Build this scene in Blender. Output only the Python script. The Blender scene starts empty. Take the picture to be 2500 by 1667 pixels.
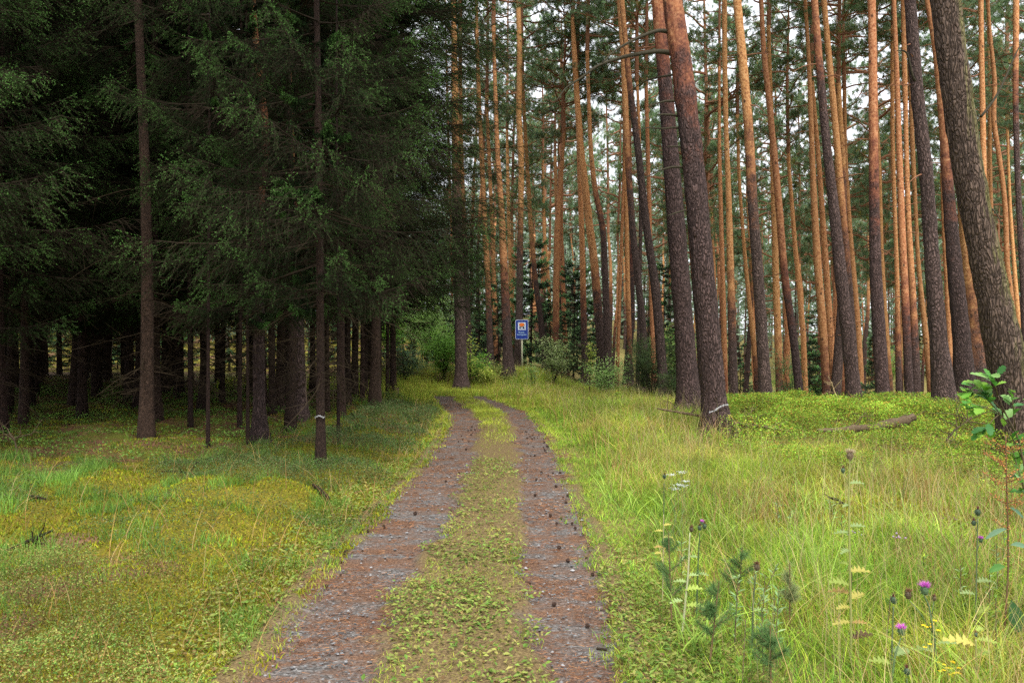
import bpy, math, random
import numpy as np
R = math.radians
rng = np.random.default_rng(7)
random.seed(7)
SC = bpy.context.scene
COL = SC.collection

# ------------------------------------------------------------------ camera, sky, sun, exposure
F, CX, HY, EYE = 1944.0, 1250.0, 848.0, 1.70      # focal length, centre, horizon in photo pixels; eye height in metres
cam = bpy.data.cameras.new('camera'); cam.lens = 28.0; cam.sensor_width = 36.0
cam.clip_end = 1500; cam.shift_y = 14.5 / 2500
co = bpy.data.objects.new('camera', cam); COL.objects.link(co)
co.location = (0, 0, EYE); co.rotation_euler = (R(90), 0, 0)
SC.camera = co

SUN_EL, SUN_AZ = 60.0, 165.0       # azimuth from +Y clockwise: behind the camera and to its right
world = bpy.data.worlds.new('World'); SC.world = world; world.use_nodes = True
nt = world.node_tree; nt.nodes.clear()
def N(t, kind, **kw):
    n = t.nodes.new(kind)
    for k, v in kw.items():
        if k.startswith('i_'):
            key = k[2:]
            n.inputs[int(key) if key.isdigit() else key.replace('_', ' ')].default_value = v
        else:
            setattr(n, k, v)
    return n
sky = N(nt, 'ShaderNodeTexSky', sky_type='NISHITA', sun_disc=False, sun_elevation=R(SUN_EL), sun_rotation=R(SUN_AZ), air_density=1.0, dust_density=3.0)
tc = N(nt, 'ShaderNodeTexCoord')
sep = N(nt, 'ShaderNodeSeparateXYZ')
mr = N(nt, 'ShaderNodeMapRange'); mr.inputs[1].default_value = 0.0; mr.inputs[2].default_value = 1.0
mr.inputs[3].default_value = 8.0; mr.inputs[4].default_value = 15.0
cn = N(nt, 'ShaderNodeTexNoise', i_Scale=2.2, i_Detail=4.0)
cr = N(nt, 'ShaderNodeMapRange'); cr.inputs[1].default_value = 0.3; cr.inputs[2].default_value = 0.7
cr.inputs[3].default_value = 0.85; cr.inputs[4].default_value = 1.12
mul = N(nt, 'ShaderNodeMath', operation='MULTIPLY')
cc = N(nt, 'ShaderNodeVectorMath', operation='SCALE'); cc.inputs[0].default_value = (0.96, 0.99, 1.05)
mx = N(nt, 'ShaderNodeMix', data_type='RGBA', i_0=0.92)
bg = N(nt, 'ShaderNodeBackground', i_Strength=0.1)
wo = N(nt, 'ShaderNodeOutputWorld')
L = nt.links.new
L(tc.outputs['Generated'], sep.inputs[0]); L(sep.outputs[2], mr.inputs[0]); L(tc.outputs['Generated'], cn.inputs[0])
L(cn.outputs[0], cr.inputs[0]); L(mr.outputs[0], mul.inputs[0]); L(cr.outputs[0], mul.inputs[1]); L(mul.outputs[0], cc.inputs['Scale'])
L(sky.outputs[0], mx.inputs[6]); L(cc.outputs[0], mx.inputs[7]); L(mx.outputs[2], bg.inputs[0]); L(bg.outputs[0], wo.inputs[0])

sl = bpy.data.lights.new('sun', 'SUN'); sl.energy = 2.8; sl.angle = R(22); sl.color = (1.0, 0.96, 0.90)
so = bpy.data.objects.new('sun', sl); COL.objects.link(so)
az = R(SUN_AZ); el = R(SUN_EL)
import mathutils
sd = mathutils.Vector((math.sin(az) * math.cos(el), math.cos(az) * math.cos(el), math.sin(el)))
so.rotation_euler = sd.to_track_quat('Z', 'Y').to_euler()

SC.view_settings.view_transform = 'Standard'; SC.view_settings.look = 'None'
SC.view_settings.exposure = 0.92; SC.view_settings.gamma = 1.0; SC.view_settings.use_curve_mapping = False
cy = SC.cycles
cy.max_bounces = 6; cy.diffuse_bounces = 3; cy.glossy_bounces = 2; cy.transmission_bounces = 3; cy.transparent_max_bounces = 4
cy.volume_bounces = 0; cy.caustics_reflective = False; cy.caustics_refractive = False
cy.use_adaptive_sampling = True; cy.adaptive_threshold = 0.006
cy.use_denoising = False; cy.sample_clamp_direct = 4.0; cy.sample_clamp_indirect = 3.0; cy.denoiser = 'OPENIMAGEDENOISE'; cy.denoising_input_passes = 'RGB_ALBEDO_NORMAL'; cy.denoising_prefilter = 'ACCURATE'

# ------------------------------------------------------------------ maths helpers
def hash2(ix, iy, s=0):
    n = (ix * 374761393 + iy * 668265263 + s * 1442695041) & 0xffffffff
    n = ((n ^ (n >> 13)) * 1274126177) & 0xffffffff
    return ((n ^ (n >> 16)) & 0xffff) / 65535.0
def vnoise(x, y, s=0):
    x = np.asarray(x, float); y = np.asarray(y, float)
    ix = np.floor(x).astype(np.int64); iy = np.floor(y).astype(np.int64)
    fx = x - ix; fy = y - iy
    fx = fx * fx * (3 - 2 * fx); fy = fy * fy * (3 - 2 * fy)
    a = hash2(ix, iy, s); b = hash2(ix + 1, iy, s); c = hash2(ix, iy + 1, s); d = hash2(ix + 1, iy + 1, s)
    return (a * (1 - fx) + b * fx) * (1 - fy) + (c * (1 - fx) + d * fx) * fy
def fbm(x, y, s=0, o=3):
    t = 0; a = 1; w = 0
    for i in range(o):
        t = t + a * vnoise(x * 2 ** i, y * 2 ** i, s + i * 17); w += a; a *= 0.5
    return t / w
def sst(a, b, x):
    t = np.clip((np.asarray(x, float) - a) / (b - a), 0, 1)
    return t * t * (3 - 2 * t)
def nrm(v):
    return v / np.maximum(np.linalg.norm(v, axis=-1, keepdims=True), 1e-9)
def lerp(a, b, t):
    return a + (b - a) * t

# path edges traced on the photo: (px, py) -> world on flat ground
def flat(px, py):
    d = EYE * F / (py - HY)
    return (px - CX) / F * d, d
def edge(pts):
    q = sorted([flat(*p)[::-1] for p in pts])
    return np.array([a for a, b in q]), np.array([b for a, b in q])
E_LL = edge([(560, 1667), (671, 1545), (730, 1448), (842, 1325), (950, 1213), (1028, 1135), (1075, 1066), (1087, 1022), (1053, 978), (1038, 959)])
E_LR = edge([(881, 1667), (940, 1545), (1000, 1413), (1077, 1316), (1131, 1193), (1170, 1071), (1172, 1032), (1136, 998), (1087, 959)])
E_RL = edge([(1331, 1667), (1292, 1536), (1263, 1413), (1273, 1242), (1263, 1105), (1253, 1047), (1224, 1003), (1141, 963)])
E_RR = edge([(1547, 1667), (1503, 1462), (1463, 1340), (1405, 1213), (1375, 1120), (1331, 1056), (1292, 1008), (1180, 968)])
def ex(E, y):
    return np.interp(y, E[0], E[1])

def gz(x, y):
    x = np.asarray(x, float); y = np.asarray(y, float)
    z = 0.10 * (fbm(x * 0.45, y * 0.45, 3) - 0.5) + 0.05 * (fbm(x * 1.7, y * 1.7, 9) - 0.5)
    onp = sst(0.5, 0.0, ex(E_LL, y) - x) * sst(0.5, 0.0, x - ex(E_RR, y))
    hb = sst(0.3, 1.2, ex(E_LL, y) - x); z = z + hb * (0.10 * sst(.35, .75, vnoise(x * 1.5, y * 1.5, 15)) + .05 * sst(.3, .8, vnoise(x * 3.4, y * 3.4, 16))) + .07 * sst(.4, .8, vnoise(x * 1.2, y * 1.2, 19)) * sst(1.0, 2.5, x - ex(E_RR, y))
    z = z * (1 - 0.85 * onp)
    z = z + 0.10 * sst(0.2, 1.6, ex(E_LL, y) - x) + 0.01 * sst(0.1, 1.5, x - ex(E_RR, y))
    z = z + 0.24 * np.exp(-((x - 8.0) / 5.0) ** 2 - ((y - 18.0) / 4.0) ** 2) - 0.10 * sst(19, 26, y) * sst(-.02, .06, x / np.maximum(y, 5.0))
    ang = x / np.maximum(y, 5.0)
    z = z - 3.2 * sst(19.5, 35, y) * sst(0.17, 0.30, ang) - 0.35 * sst(24, 34, y) * sst(0.04, 0.12, ang)
    z = z + 8.0 * sst(58, 175, y)
    z = z + 0.55 * sst(31.5, 35, y + 0.35 * np.minimum(x, 0)) * sst(0.10, 0.02, ang) * sst(-0.30, -0.13, ang)
    return z
def W(px, py, d):
    return np.array([(px - CX) / F * d, d, EYE + (HY - py) / F * d])

# ------------------------------------------------------------------ mesh helpers
class MB:
    def __init__(s): s.V = []; s.T = []; s.C = []; s.M = []; s.n = 0
    def add(s, V, T, C=None, m=0):
        V = np.asarray(V, np.float32).reshape(-1, 3); T = np.asarray(T, np.int64).reshape(-1, 3)
        if not len(V): return s
        s.V.append(V); s.T.append(T + s.n)
        if C is None: C = np.array([[1, 1, 1]], np.float32)
        C = np.broadcast_to(np.asarray(C, np.float32), (len(V), 3)); s.C.append(C)
        s.M.append(np.full(len(T), m, np.int32)); s.n += len(V)
        return s
    def arrays(s):
        return np.concatenate(s.V), np.concatenate(s.T), np.concatenate(s.C), np.concatenate(s.M)
    def mesh(s, name, mats, smooth=False):
        V, T, C, M = s.arrays()
        me = bpy.data.meshes.new(name)
        me.vertices.add(len(V)); me.vertices.foreach_set('co', V.ravel())
        me.loops.add(len(T) * 3); me.loops.foreach_set('vertex_index', T.astype(np.int32).ravel())
        me.polygons.add(len(T)); me.polygons.foreach_set('loop_start', np.arange(0, len(T) * 3, 3, dtype=np.int32))
        if len(mats) > 1: me.polygons.foreach_set('material_index', M)
        me.polygons.foreach_set('use_smooth', np.full(len(T), bool(smooth)))
        a = me.color_attributes.new('col', 'FLOAT_COLOR', 'POINT')
        a.data.foreach_set('color', np.concatenate([C, np.ones((len(C), 1), np.float32)], 1).ravel())
        for m in mats: me.materials.append(m)
        me.update(calc_edges=True)
        return me
def ob(name, me, parent=None, loc=(0, 0, 0), rz=0.0, sc=1.0):
    o = bpy.data.objects.new(name, me); COL.objects.link(o)
    if parent is not None: o.parent = parent
    o.location = loc; o.rotation_euler = (0, 0, rz)
    o.scale = (sc,) * 3 if np.isscalar(sc) else sc
    return o
def tag(o, label=None, cat=None, group=None, kind=None):
    if label: o['label'] = label
    if cat: o['category'] = cat
    if group: o['group'] = group
    if kind: o['kind'] = kind
    return o
def empty(name, loc, label, cat, group=None, rz=0.0, sc=1.0):
    o = ob(name, None, None, loc, rz, sc); o.empty_display_size = 0.2
    return tag(o, label, cat, group)

def tube(P, r, sides=10, disp=None):
    P = np.asarray(P, float); r = np.broadcast_to(np.asarray(r, float), (len(P),))
    t = np.gradient(P, axis=0); t = nrm(t)
    ref = np.array([0., 0, 1]) if abs(t[0, 2]) < 0.9 else np.array([1., 0, 0])
    u = nrm(np.cross(t, ref)); v = np.cross(t, u)
    a = np.linspace(0, 2 * np.pi, sides, endpoint=False)
    rr = r[:, None] * np.ones((1, sides))
    if disp is not None: rr = rr + disp(np.arange(len(P))[:, None] * np.ones((1, sides)), a[None, :] * np.ones((len(P), 1)))
    V = P[:, None, :] + rr[..., None] * (np.cos(a)[None, :, None] * u[:, None, :] + np.sin(a)[None, :, None] * v[:, None, :])
    n = len(P); i = np.arange(n - 1)[:, None] * sides; j = np.arange(sides)[None, :]; k = (j + 1) % sides
    A = (i + j).ravel(); B = (i + k).ravel(); C = (i + sides + k).ravel(); D = (i + sides + j).ravel()
    T = np.concatenate([np.stack([A, B, C], 1), np.stack([A, C, D], 1)])
    V = np.concatenate([V.reshape(-1, 3), P[:1], P[-1:]])
    c0 = n * sides; j = np.arange(sides); k = (j + 1) % sides
    T = np.concatenate([T, np.stack([np.full(sides, c0), k, j], 1), np.stack([np.full(sides, c0 + 1), (n - 1) * sides + j, (n - 1) * sides + k], 1)])
    return V, T
def perp(D):
    a = rng.normal(size=D.shape)
    return nrm(np.cross(D, a))
def sticks(A, B, ra, rb):
    A = np.asarray(A, float); B = np.asarray(B, float); D = nrm(B - A); u = perp(D); v = np.cross(D, u)
    ra = np.broadcast_to(ra, (len(A),))[:, None]; rb = np.broadcast_to(rb, (len(A),))[:, None]
    vs = []
    for k in range(3):
        w = math.cos(2.0944 * k) * u + math.sin(2.0944 * k) * v
        vs.append(A + w * ra)
    for k in range(3):
        w = math.cos(2.0944 * k) * u + math.sin(2.0944 * k) * v
        vs.append(B + w * rb)
    V = np.stack(vs, 1).reshape(-1, 3)
    f = np.array([[0, 1, 4], [0, 4, 3], [1, 2, 5], [1, 5, 4], [2, 0, 3], [2, 3, 5]])
    T = (np.arange(len(A))[:, None, None] * 6 + f[None]).reshape(-1, 3)
    return V, T
def needles(P, D, Ln, w):
    D = nrm(D); s = perp(D); w = np.broadcast_to(w, (len(P),))[:, None]; Ln = np.broadcast_to(Ln, (len(P),))[:, None]
    V = np.stack([P - s * w / 2, P + s * w / 2, P + D * Ln], 1).reshape(-1, 3)
    return V, np.arange(len(P) * 3).reshape(-1, 3)
def leaves(P, D, Nn, Ln, w, fold=0.25):
    D = nrm(D); s = nrm(np.cross(D, Nn)); up = np.cross(s, D)
    Ln = np.broadcast_to(Ln, (len(P),))[:, None]; w = np.broadcast_to(w, (len(P),))[:, None]
    V = np.stack([P, P + D * Ln * 0.5 - s * w / 2 + up * w * fold, P + D * Ln, P + D * Ln * 0.5 + s * w / 2 + up * w * fold], 1).reshape(-1, 3)
    f = np.array([[0, 2, 1], [0, 3, 2]])
    return V, (np.arange(len(P))[:, None, None] * 4 + f[None]).reshape(-1, 3)
def blades(P, h, az_, lean, droop, w, ns):
    n = len(P); h = np.broadcast_to(h, (n,)); w = np.broadcast_to(w, (n,))
    dx, dy = np.cos(az_), np.sin(az_)
    tw = az_ + rng.uniform(-1.2, 1.2, n) + np.pi / 2
    sx, sy = np.cos(tw), np.sin(tw)
    vs = []
    for i in range(ns + 1):
        t = i / ns
        off = h * lean * t ** 1.7
        zz = h * (t - droop * t ** 3)
        c = np.stack([P[:, 0] + dx * off, P[:, 1] + dy * off, P[:, 2] + zz], 1)
        if i < ns:
            ww = w * (1 - t ** 1.5) * 0.5
            vs.append(c - np.stack([sx * ww, sy * ww, 0 * ww], 1)); vs.append(c + np.stack([sx * ww, sy * ww, 0 * ww], 1))
        else: vs.append(c)
    V = np.stack(vs, 1).reshape(-1, 3); k = 2 * ns + 1
    f = []
    for i in range(ns - 1):
        a = 2 * i; f += [[a, a + 1, a + 3], [a, a + 3, a + 2]]
    f.append([2 * ns - 2, 2 * ns - 1, 2 * ns])
    T = (np.arange(n)[:, None, None] * k + np.array(f)[None]).reshape(-1, 3)
    return V, T, k
def mixc(cols, n, jit=0.15, wts=None):
    cols = np.array(cols, float); i = rng.choice(len(cols), n, p=wts); j = rng.choice(len(cols), n, p=wts)
    t = rng.random((n, 1)) * 0.6
    c = lerp(cols[i], cols[j], t)
    return c * (1 + jit * rng.normal(size=(n, 1))).clip(0.5, 1.6)

# ------------------------------------------------------------------ materials
def newmat(name):
    m = bpy.data.materials.new(name); m.use_nodes = True; t = m.node_tree; t.nodes.clear()
    o = N(t, 'ShaderNodeOutputMaterial')
    return m, t, o
def mat_leaf(name, trans=0.3, rough=0.55, spec=0.35, var=0.25):
    m, t, o = newmat(name); l = t.links.new
    a = N(t, 'ShaderNodeAttribute', attribute_name='col')
    g = N(t, 'ShaderNodeNewGeometry'); n = N(t, 'ShaderNodeTexNoise', i_Scale=0.9, i_Detail=2.0)
    l(g.outputs['Position'], n.inputs['Vector'])
    r_ = N(t, 'ShaderNodeMapRange'); r_.inputs[1].default_value = 0.3; r_.inputs[2].default_value = 0.7; r_.inputs[3].default_value = 1 - var; r_.inputs[4].default_value = 1 + var
    l(n.outputs[0], r_.inputs[0])
    oi = N(t, 'ShaderNodeObjectInfo'); r2 = N(t, 'ShaderNodeMapRange'); r2.inputs[3].default_value = 0.8; r2.inputs[4].default_value = 1.2
    l(oi.outputs['Random'], r2.inputs[0]); mm = N(t, 'ShaderNodeMath', operation='MULTIPLY'); l(r_.outputs[0], mm.inputs[0]); l(r2.outputs[0], mm.inputs[1])
    s = N(t, 'ShaderNodeVectorMath', operation='SCALE'); l(a.outputs['Color'], s.inputs[0]); l(mm.outputs[0], s.inputs['Scale'])
    b = N(t, 'ShaderNodeBsdfPrincipled', i_Roughness=rough); b.inputs['Specular IOR Level'].default_value = spec
    l(s.outputs[0], b.inputs['Base Color'])
    tr = N(t, 'ShaderNodeBsdfTranslucent'); l(s.outputs[0], tr.inputs[0])
    x = N(t, 'ShaderNodeMixShader', i_0=trans); l(b.outputs[0], x.inputs[1]); l(tr.outputs[0], x.inputs[2]); l(x.outputs[0], o.inputs[0])
    return m
def mat_plain(name, c, rough=0.8, spec=0.3, metal=0.0, noise=0.0, nscale=20.0):
    m, t, o = newmat(name); l = t.links.new
    b = N(t, 'ShaderNodeBsdfPrincipled', i_Roughness=rough, i_Metallic=metal); b.inputs['Specular IOR Level'].default_value = spec
    b.inputs['Base Color'].default_value = (*c, 1)
    if noise:
        tc_ = N(t, 'ShaderNodeTexCoord'); n = N(t, 'ShaderNodeTexNoise', i_Scale=nscale, i_Detail=5.0); l(tc_.outputs['Object'], n.inputs[0])
        r_ = N(t, 'ShaderNodeMapRange'); r_.inputs[1].default_value = 0.25; r_.inputs[2].default_value = 0.75; r_.inputs[3].default_value = 1 - noise; r_.inputs[4].default_value = 1 + noise
        s = N(t, 'ShaderNodeVectorMath', operation='SCALE'); s.inputs[0].default_value = c; l(n.outputs[0], r_.inputs[0]); l(r_.outputs[0], s.inputs['Scale']); l(s.outputs[0], b.inputs['Base Color'])
        bp = N(t, 'ShaderNodeBump', i_Strength=0.5, i_Distance=0.02); l(n.outputs[0], bp.inputs['Height']); l(bp.outputs[0], b.inputs['Normal'])
    l(b.outputs[0], o.inputs[0])
    return m
def ramp(t, stops):
    r_ = N(t, 'ShaderNodeValToRGB'); e = r_.color_ramp.elements
    while len(e) < len(stops): e.new(0.5)
    for k, (p, c) in enumerate(stops): e[k].position = p; e[k].color = (*c, 1)
    return r_
def mat_bark(name, low, lowdark, mid, up, upl, zscale=0.28, crack=9.0, moss=0.0):
    """cracked lower bark turning to thin orange bark at the height given by the tree's own property bark_z"""
    m, t, o = newmat(name); l = t.links.new
    tc_ = N(t, 'ShaderNodeTexCoord')
    mp = N(t, 'ShaderNodeMapping'); mp.inputs['Scale'].default_value = (1, 1, zscale); l(tc_.outputs['Object'], mp.inputs[0])
    wn = N(t, 'ShaderNodeTexNoise', i_Scale=5.0, i_Detail=3.0); l(mp.outputs[0], wn.inputs[0])
    wa = N(t, 'ShaderNodeVectorMath', operation='SCALE', i_Scale=0.28); l(wn.outputs['Color'], wa.inputs[0])
    wb = N(t, 'ShaderNodeVectorMath', operation='ADD'); l(mp.outputs[0], wb.inputs[0]); l(wa.outputs[0], wb.inputs[1])
    vo = N(t, 'ShaderNodeTexVoronoi', feature='DISTANCE_TO_EDGE', i_Scale=crack * 3.0); l(wb.outputs[0], vo.inputs[0])
    n1 = N(t, 'ShaderNodeTexNoise', i_Scale=26.0, i_Detail=6.0, i_Roughness=0.7); l(mp.outputs[0], n1.inputs[0])
    n2 = N(t, 'ShaderNodeTexNoise', i_Scale=3.0, i_Detail=3.0); l(tc_.outputs['Object'], n2.inputs[0])
    cr_ = ramp(t, [(0.0, tuple(lerp(a_, b_, .35) for a_, b_ in zip(lowdark, low))), (0.15, low), (0.6, tuple(min(1, v * 1.25) for v in low))]); l(vo.outputs[0], cr_.inputs[0])
    nm = N(t, 'ShaderNodeMapRange'); nm.inputs[1].default_value = 0.3; nm.inputs[2].default_value = 0.7; nm.inputs[3].default_value = 0.40; nm.inputs[4].default_value = 1.60; l(n1.outputs[0], nm.inputs[0])
    lo = N(t, 'ShaderNodeVectorMath', operation='SCALE'); l(cr_.outputs[0], lo.inputs[0]); l(nm.outputs[0], lo.inputs['Scale'])
    # upper bark: flaky, blotched
    fl = N(t, 'ShaderNodeTexNoise', i_Scale=17.0, i_Detail=5.0, i_Roughness=0.65); l(tc_.outputs['Object'], fl.inputs[0])
    ur = ramp(t, [(0.34, mid), (0.47, up), (0.66, upl)]); l(fl.outputs[0], ur.inputs[0])
    at = N(t, 'ShaderNodeAttribute', attribute_type='OBJECT', attribute_name='bark_z')
    sp = N(t, 'ShaderNodeSeparateXYZ'); l(tc_.outputs['Object'], sp.inputs[0])
    hh = N(t, 'ShaderNodeMath', operation='SUBTRACT'); l(sp.outputs[2], hh.inputs[0]); l(at.outputs['Fac'], hh.inputs[1])
    wob = N(t, 'ShaderNodeMath', operation='MULTIPLY_ADD', i_1=5.0, i_2=-2.5); l(n2.outputs[0], wob.inputs[0])
    wob2 = N(t, 'ShaderNodeMath', operation='MULTIPLY_ADD', i_1=3.0, i_2=-1.5); l(fl.outputs[0], wob2.inputs[0])
    h2 = N(t, 'ShaderNodeMath', operation='ADD'); l(hh.outputs[0], h2.inputs[0]); l(wob.outputs[0], h2.inputs[1])
    h3 = N(t, 'ShaderNodeMath', operation='ADD'); l(h2.outputs[0], h3.inputs[0]); l(wob2.outputs[0], h3.inputs[1])
    f1 = N(t, 'ShaderNodeMapRange'); f1.interpolation_type = 'SMOOTHSTEP'; f1.inputs[1].default_value = -2.2; f1.inputs[2].default_value = 0.2; l(h3.outputs[0], f1.inputs[0])
    f2 = N(t, 'ShaderNodeMapRange'); f2.interpolation_type = 'SMOOTHSTEP'; f2.inputs[1].default_value = -0.8; f2.inputs[2].default_value = 2.0; l(h3.outputs[0], f2.inputs[0])
    mid_s = N(t, 'ShaderNodeVectorMath', operation='SCALE'); mid_s.inputs[0].default_value = mid; l(nm.outputs[0], mid_s.inputs['Scale'])
    m1 = N(t, 'ShaderNodeMix', data_type='RGBA'); l(f1.outputs[0], m1.inputs[0]); l(lo.outputs[0], m1.inputs[6]); l(mid_s.outputs[0], m1.inputs[7])
    m2 = N(t, 'ShaderNodeMix', data_type='RGBA'); l(f2.outputs[0], m2.inputs[0]); l(m1.outputs[2], m2.inputs[6]); l(ur.outputs[0], m2.inputs[7])
    kp = N(t, 'ShaderNodeMapping'); kp.inputs['Scale'].default_value = (1, 1, 0.62); l(tc_.outputs['Object'], kp.inputs[0])
    kn = N(t, 'ShaderNodeTexVoronoi', i_Scale=3.6); l(kp.outputs[0], kn.inputs[0]); kf = N(t, 'ShaderNodeMapRange'); kf.inputs[1].default_value = 0.16; kf.inputs[2].default_value = 0.08; kf.inputs[4].default_value = 0.85; l(kn.outputs['Distance'], kf.inputs[0])
    kx = N(t, 'ShaderNodeMix', data_type='RGBA'); l(kf.outputs[0], kx.inputs[0]); l(m2.outputs[2], kx.inputs[6]); kx.inputs[7].default_value = (0.045, 0.026, 0.018, 1)
    last = kx.outputs[2]
    if moss:
        g = N(t, 'ShaderNodeNewGeometry'); s2 = N(t, 'ShaderNodeSeparateXYZ'); l(g.outputs['Normal'], s2.inputs[0])
        mn = N(t, 'ShaderNodeTexNoise', i_Scale=9.0, i_Detail=5.0); l(mp.outputs[0], mn.inputs[0])
        ad = N(t, 'ShaderNodeMath', operation='MULTIPLY_ADD', i_1=0.55, i_2=0.0); l(s2.outputs[0], ad.inputs[0])
        ad2 = N(t, 'ShaderNodeMath', operation='ADD'); l(ad.outputs[0], ad2.inputs[0]); l(mn.outputs[0], ad2.inputs[1])
        mf = N(t, 'ShaderNodeMapRange'); mf.inputs[1].default_value = 0.60; mf.inputs[2].default_value = 0.92; mf.inputs[4].default_value = moss; l(ad2.outputs[0], mf.inputs[0])
        m3 = N(t, 'ShaderNodeMix', data_type='RGBA'); l(mf.outputs[0], m3.inputs[0]); l(last, m3.inputs[6]); m3.inputs[7].default_value = (0.16, 0.15, 0.05, 1); last = m3.outputs[2]
    oi = N(t, 'ShaderNodeObjectInfo'); hv = N(t, 'ShaderNodeHueSaturation'); o1 = N(t, 'ShaderNodeMapRange'); o1.inputs[3].default_value = 0.65; o1.inputs[4].default_value = 1.2; o2 = N(t, 'ShaderNodeMapRange'); o2.inputs[3].default_value = 0.495; o2.inputs[4].default_value = 0.512
    sc_ = N(t, 'ShaderNodeMath', operation='FRACT'); s7 = N(t, 'ShaderNodeMath', operation='MULTIPLY', i_1=7.31); l(oi.outputs['Random'], s7.inputs[0]); l(s7.outputs[0], sc_.inputs[0]); l(oi.outputs['Random'], o1.inputs[0]); l(sc_.outputs[0], o2.inputs[0]); l(o1.outputs[0], hv.inputs['Value']); l(o2.outputs[0], hv.inputs['Hue']); l(last, hv.inputs['Color']); last = hv.outputs[0]
    b = N(t, 'ShaderNodeBsdfPrincipled', i_Roughness=0.85); b.inputs['Specular IOR Level'].default_value = 0.2; l(last, b.inputs['Base Color'])
    hm = N(t, 'ShaderNodeMapRange'); hm.inputs[1].default_value = 0.0; hm.inputs[2].default_value = 0.25; l(vo.outputs[0], hm.inputs[0])
    inv = N(t, 'ShaderNodeMath', operation='SUBTRACT', i_0=1.0); l(f1.outputs[0], inv.inputs[1])
    hx = N(t, 'ShaderNodeMath', operation='MULTIPLY'); l(hm.outputs[0], hx.inputs[0]); l(inv.outputs[0], hx.inputs[1])
    hs = N(t, 'ShaderNodeMath', operation='MULTIPLY_ADD', i_1=0.5); l(n1.outputs[0], hs.inputs[0]); l(hx.outputs[0], hs.inputs[2])
    bp = N(t, 'ShaderNodeBump', i_Strength=1.0, i_Distance=0.03); l(hs.outputs[0], bp.inputs['Height']); l(bp.outputs[0], b.inputs['Normal'])
    l(b.outputs[0], o.inputs[0])
    return m

BARK = mat_bark('pine_bark', (0.112, 0.072, 0.063), (0.026, 0.016, 0.014), (0.20, 0.072, 0.040), (0.46, 0.19, 0.075), (0.62, 0.34, 0.17))
BARK_MOSSY = mat_bark('mossy_pine_bark', (0.105, 0.072, 0.054), (0.026, 0.017, 0.012), (0.20, 0.072, 0.040), (0.46, 0.19, 0.075), (0.62, 0.34, 0.17), moss=0.8, crack=8.0)
SPBARK = mat_bark('spruce_bark', (0.088, 0.050, 0.036), (0.040, 0.022, 0.016), (0.12, 0.07, 0.05), (0.12, 0.06, 0.045), (0.17, 0.09, 0.07), zscale=0.8, crack=26.0)
TWIG = mat_plain('twig_bark', (0.024, 0.018, 0.012), 0.95, 0.05, noise=0.3)
LIMB = mat_plain('orange_limb_bark', (0.24, 0.11, 0.06), 0.85, 0.2, noise=0.3)
NEEDLE = mat_leaf('needles', 0.12, 0.75, 0.08, 0.2); PNEED = mat_leaf('pine_needles', 0.35, 0.5, 0.35, 0.15)
GRASSM = mat_leaf('grass_blades', 0.35, 0.6, 0.12, 0.22)
BUSHM = mat_leaf('bush_leaves', 0.5, 0.5, 0.2, 0.15); LEAFM = mat_leaf('green_leaves', 0.35, 0.55, 0.16, 0.22)
DEAD = mat_plain('dead_wood', (0.11, 0.078, 0.045), 0.9, 0.2, noise=0.4, nscale=30)

# ------------------------------------------------------------------ ground and path
def xb(y):        # inner edge of the bilberry carpet on the right-hand mound
    return np.interp(y, [4, 7, 8.6, 12, 14, 17, 20, 30, 40], [9, 6.6, 5.4, 5.2, 3.9, 3.9, 4.3, 7.5, 10])
def zone(x, y):
    """returns dict of soft masks in 0..1"""
    dl = ex(E_LL, y) - x; dr = x - ex(E_RR, y)
    n1 = fbm(x * 0.7, y * 0.7, 21); n2 = fbm(x * 2.1, y * 2.1, 33)
    left = sst(-0.15, 0.15, dl + (n2 - 0.5) * 0.5); right = sst(-0.12, 0.12, dr + (n2 - 0.5) * 0.5)
    far = sst(29.0, 30.5, y)
    bil_r = sst(-0.25, 0.25, x - xb(y) + (n2 - 0.5) * 2.0) * right
    for cx_, cy_, r_ in ((4.2, 10.9, 0.75), (3.5, 11.9, 0.5), (2.5, 24, 1.2)):
        bil_r = np.maximum(bil_r, sst(r_ + .2, r_ - .2, np.hypot(x - cx_, (y - cy_) * 0.7) + (n2 - .5) * .6))
    moss_r = sst(1.25, 0.75, np.hypot((x - 3.3) / 1.2, (y - 8.0) / 1.1) + (n1 - .5) * .7)
    moss_r = np.maximum(moss_r, sst(1.2, 0.8, np.hypot((x - 5.2) / 0.9, (y - 7.4) / .8) + (n1 - .5) * .7))
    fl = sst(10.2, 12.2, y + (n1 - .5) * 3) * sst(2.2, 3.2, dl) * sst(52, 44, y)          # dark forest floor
    bil_l = sst(0.25, -0.1, np.abs(dl - 1.15 + 0.04 * (y - 14)) - 0.75 + (n2 - .5) * .5) * sst(11.0, 12.0, y) * sst(24, 21, y)
    bil_l = np.maximum(bil_l, sst(1.15, 0.85, np.hypot((x + 3.0) / 1.4, (y - 10.0) / 1.1) + (n2 - .5) * .5))
    bil_l = np.maximum(bil_l, sst(0.1, -0.1, x + 1.75 + (y - 4.2) * 0.75 + (n2 - .5) * .7) * sst(6.1, 5.4, y))
    bil_l = bil_l * left
    bank = sst(31.5, 34, y + 0.35 * np.minimum(x, 0)) * sst(0.02, -0.02, x / np.maximum(y, 1)) * sst(-0.45, -0.3, x / np.maximum(y, 1))
    return dict(dl=dl, dr=dr, n1=n1, n2=n2, left=left, right=right, far=far, bil_r=bil_r, moss_r=moss_r, floor=fl, bil_l=bil_l, bank=bank)

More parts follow.
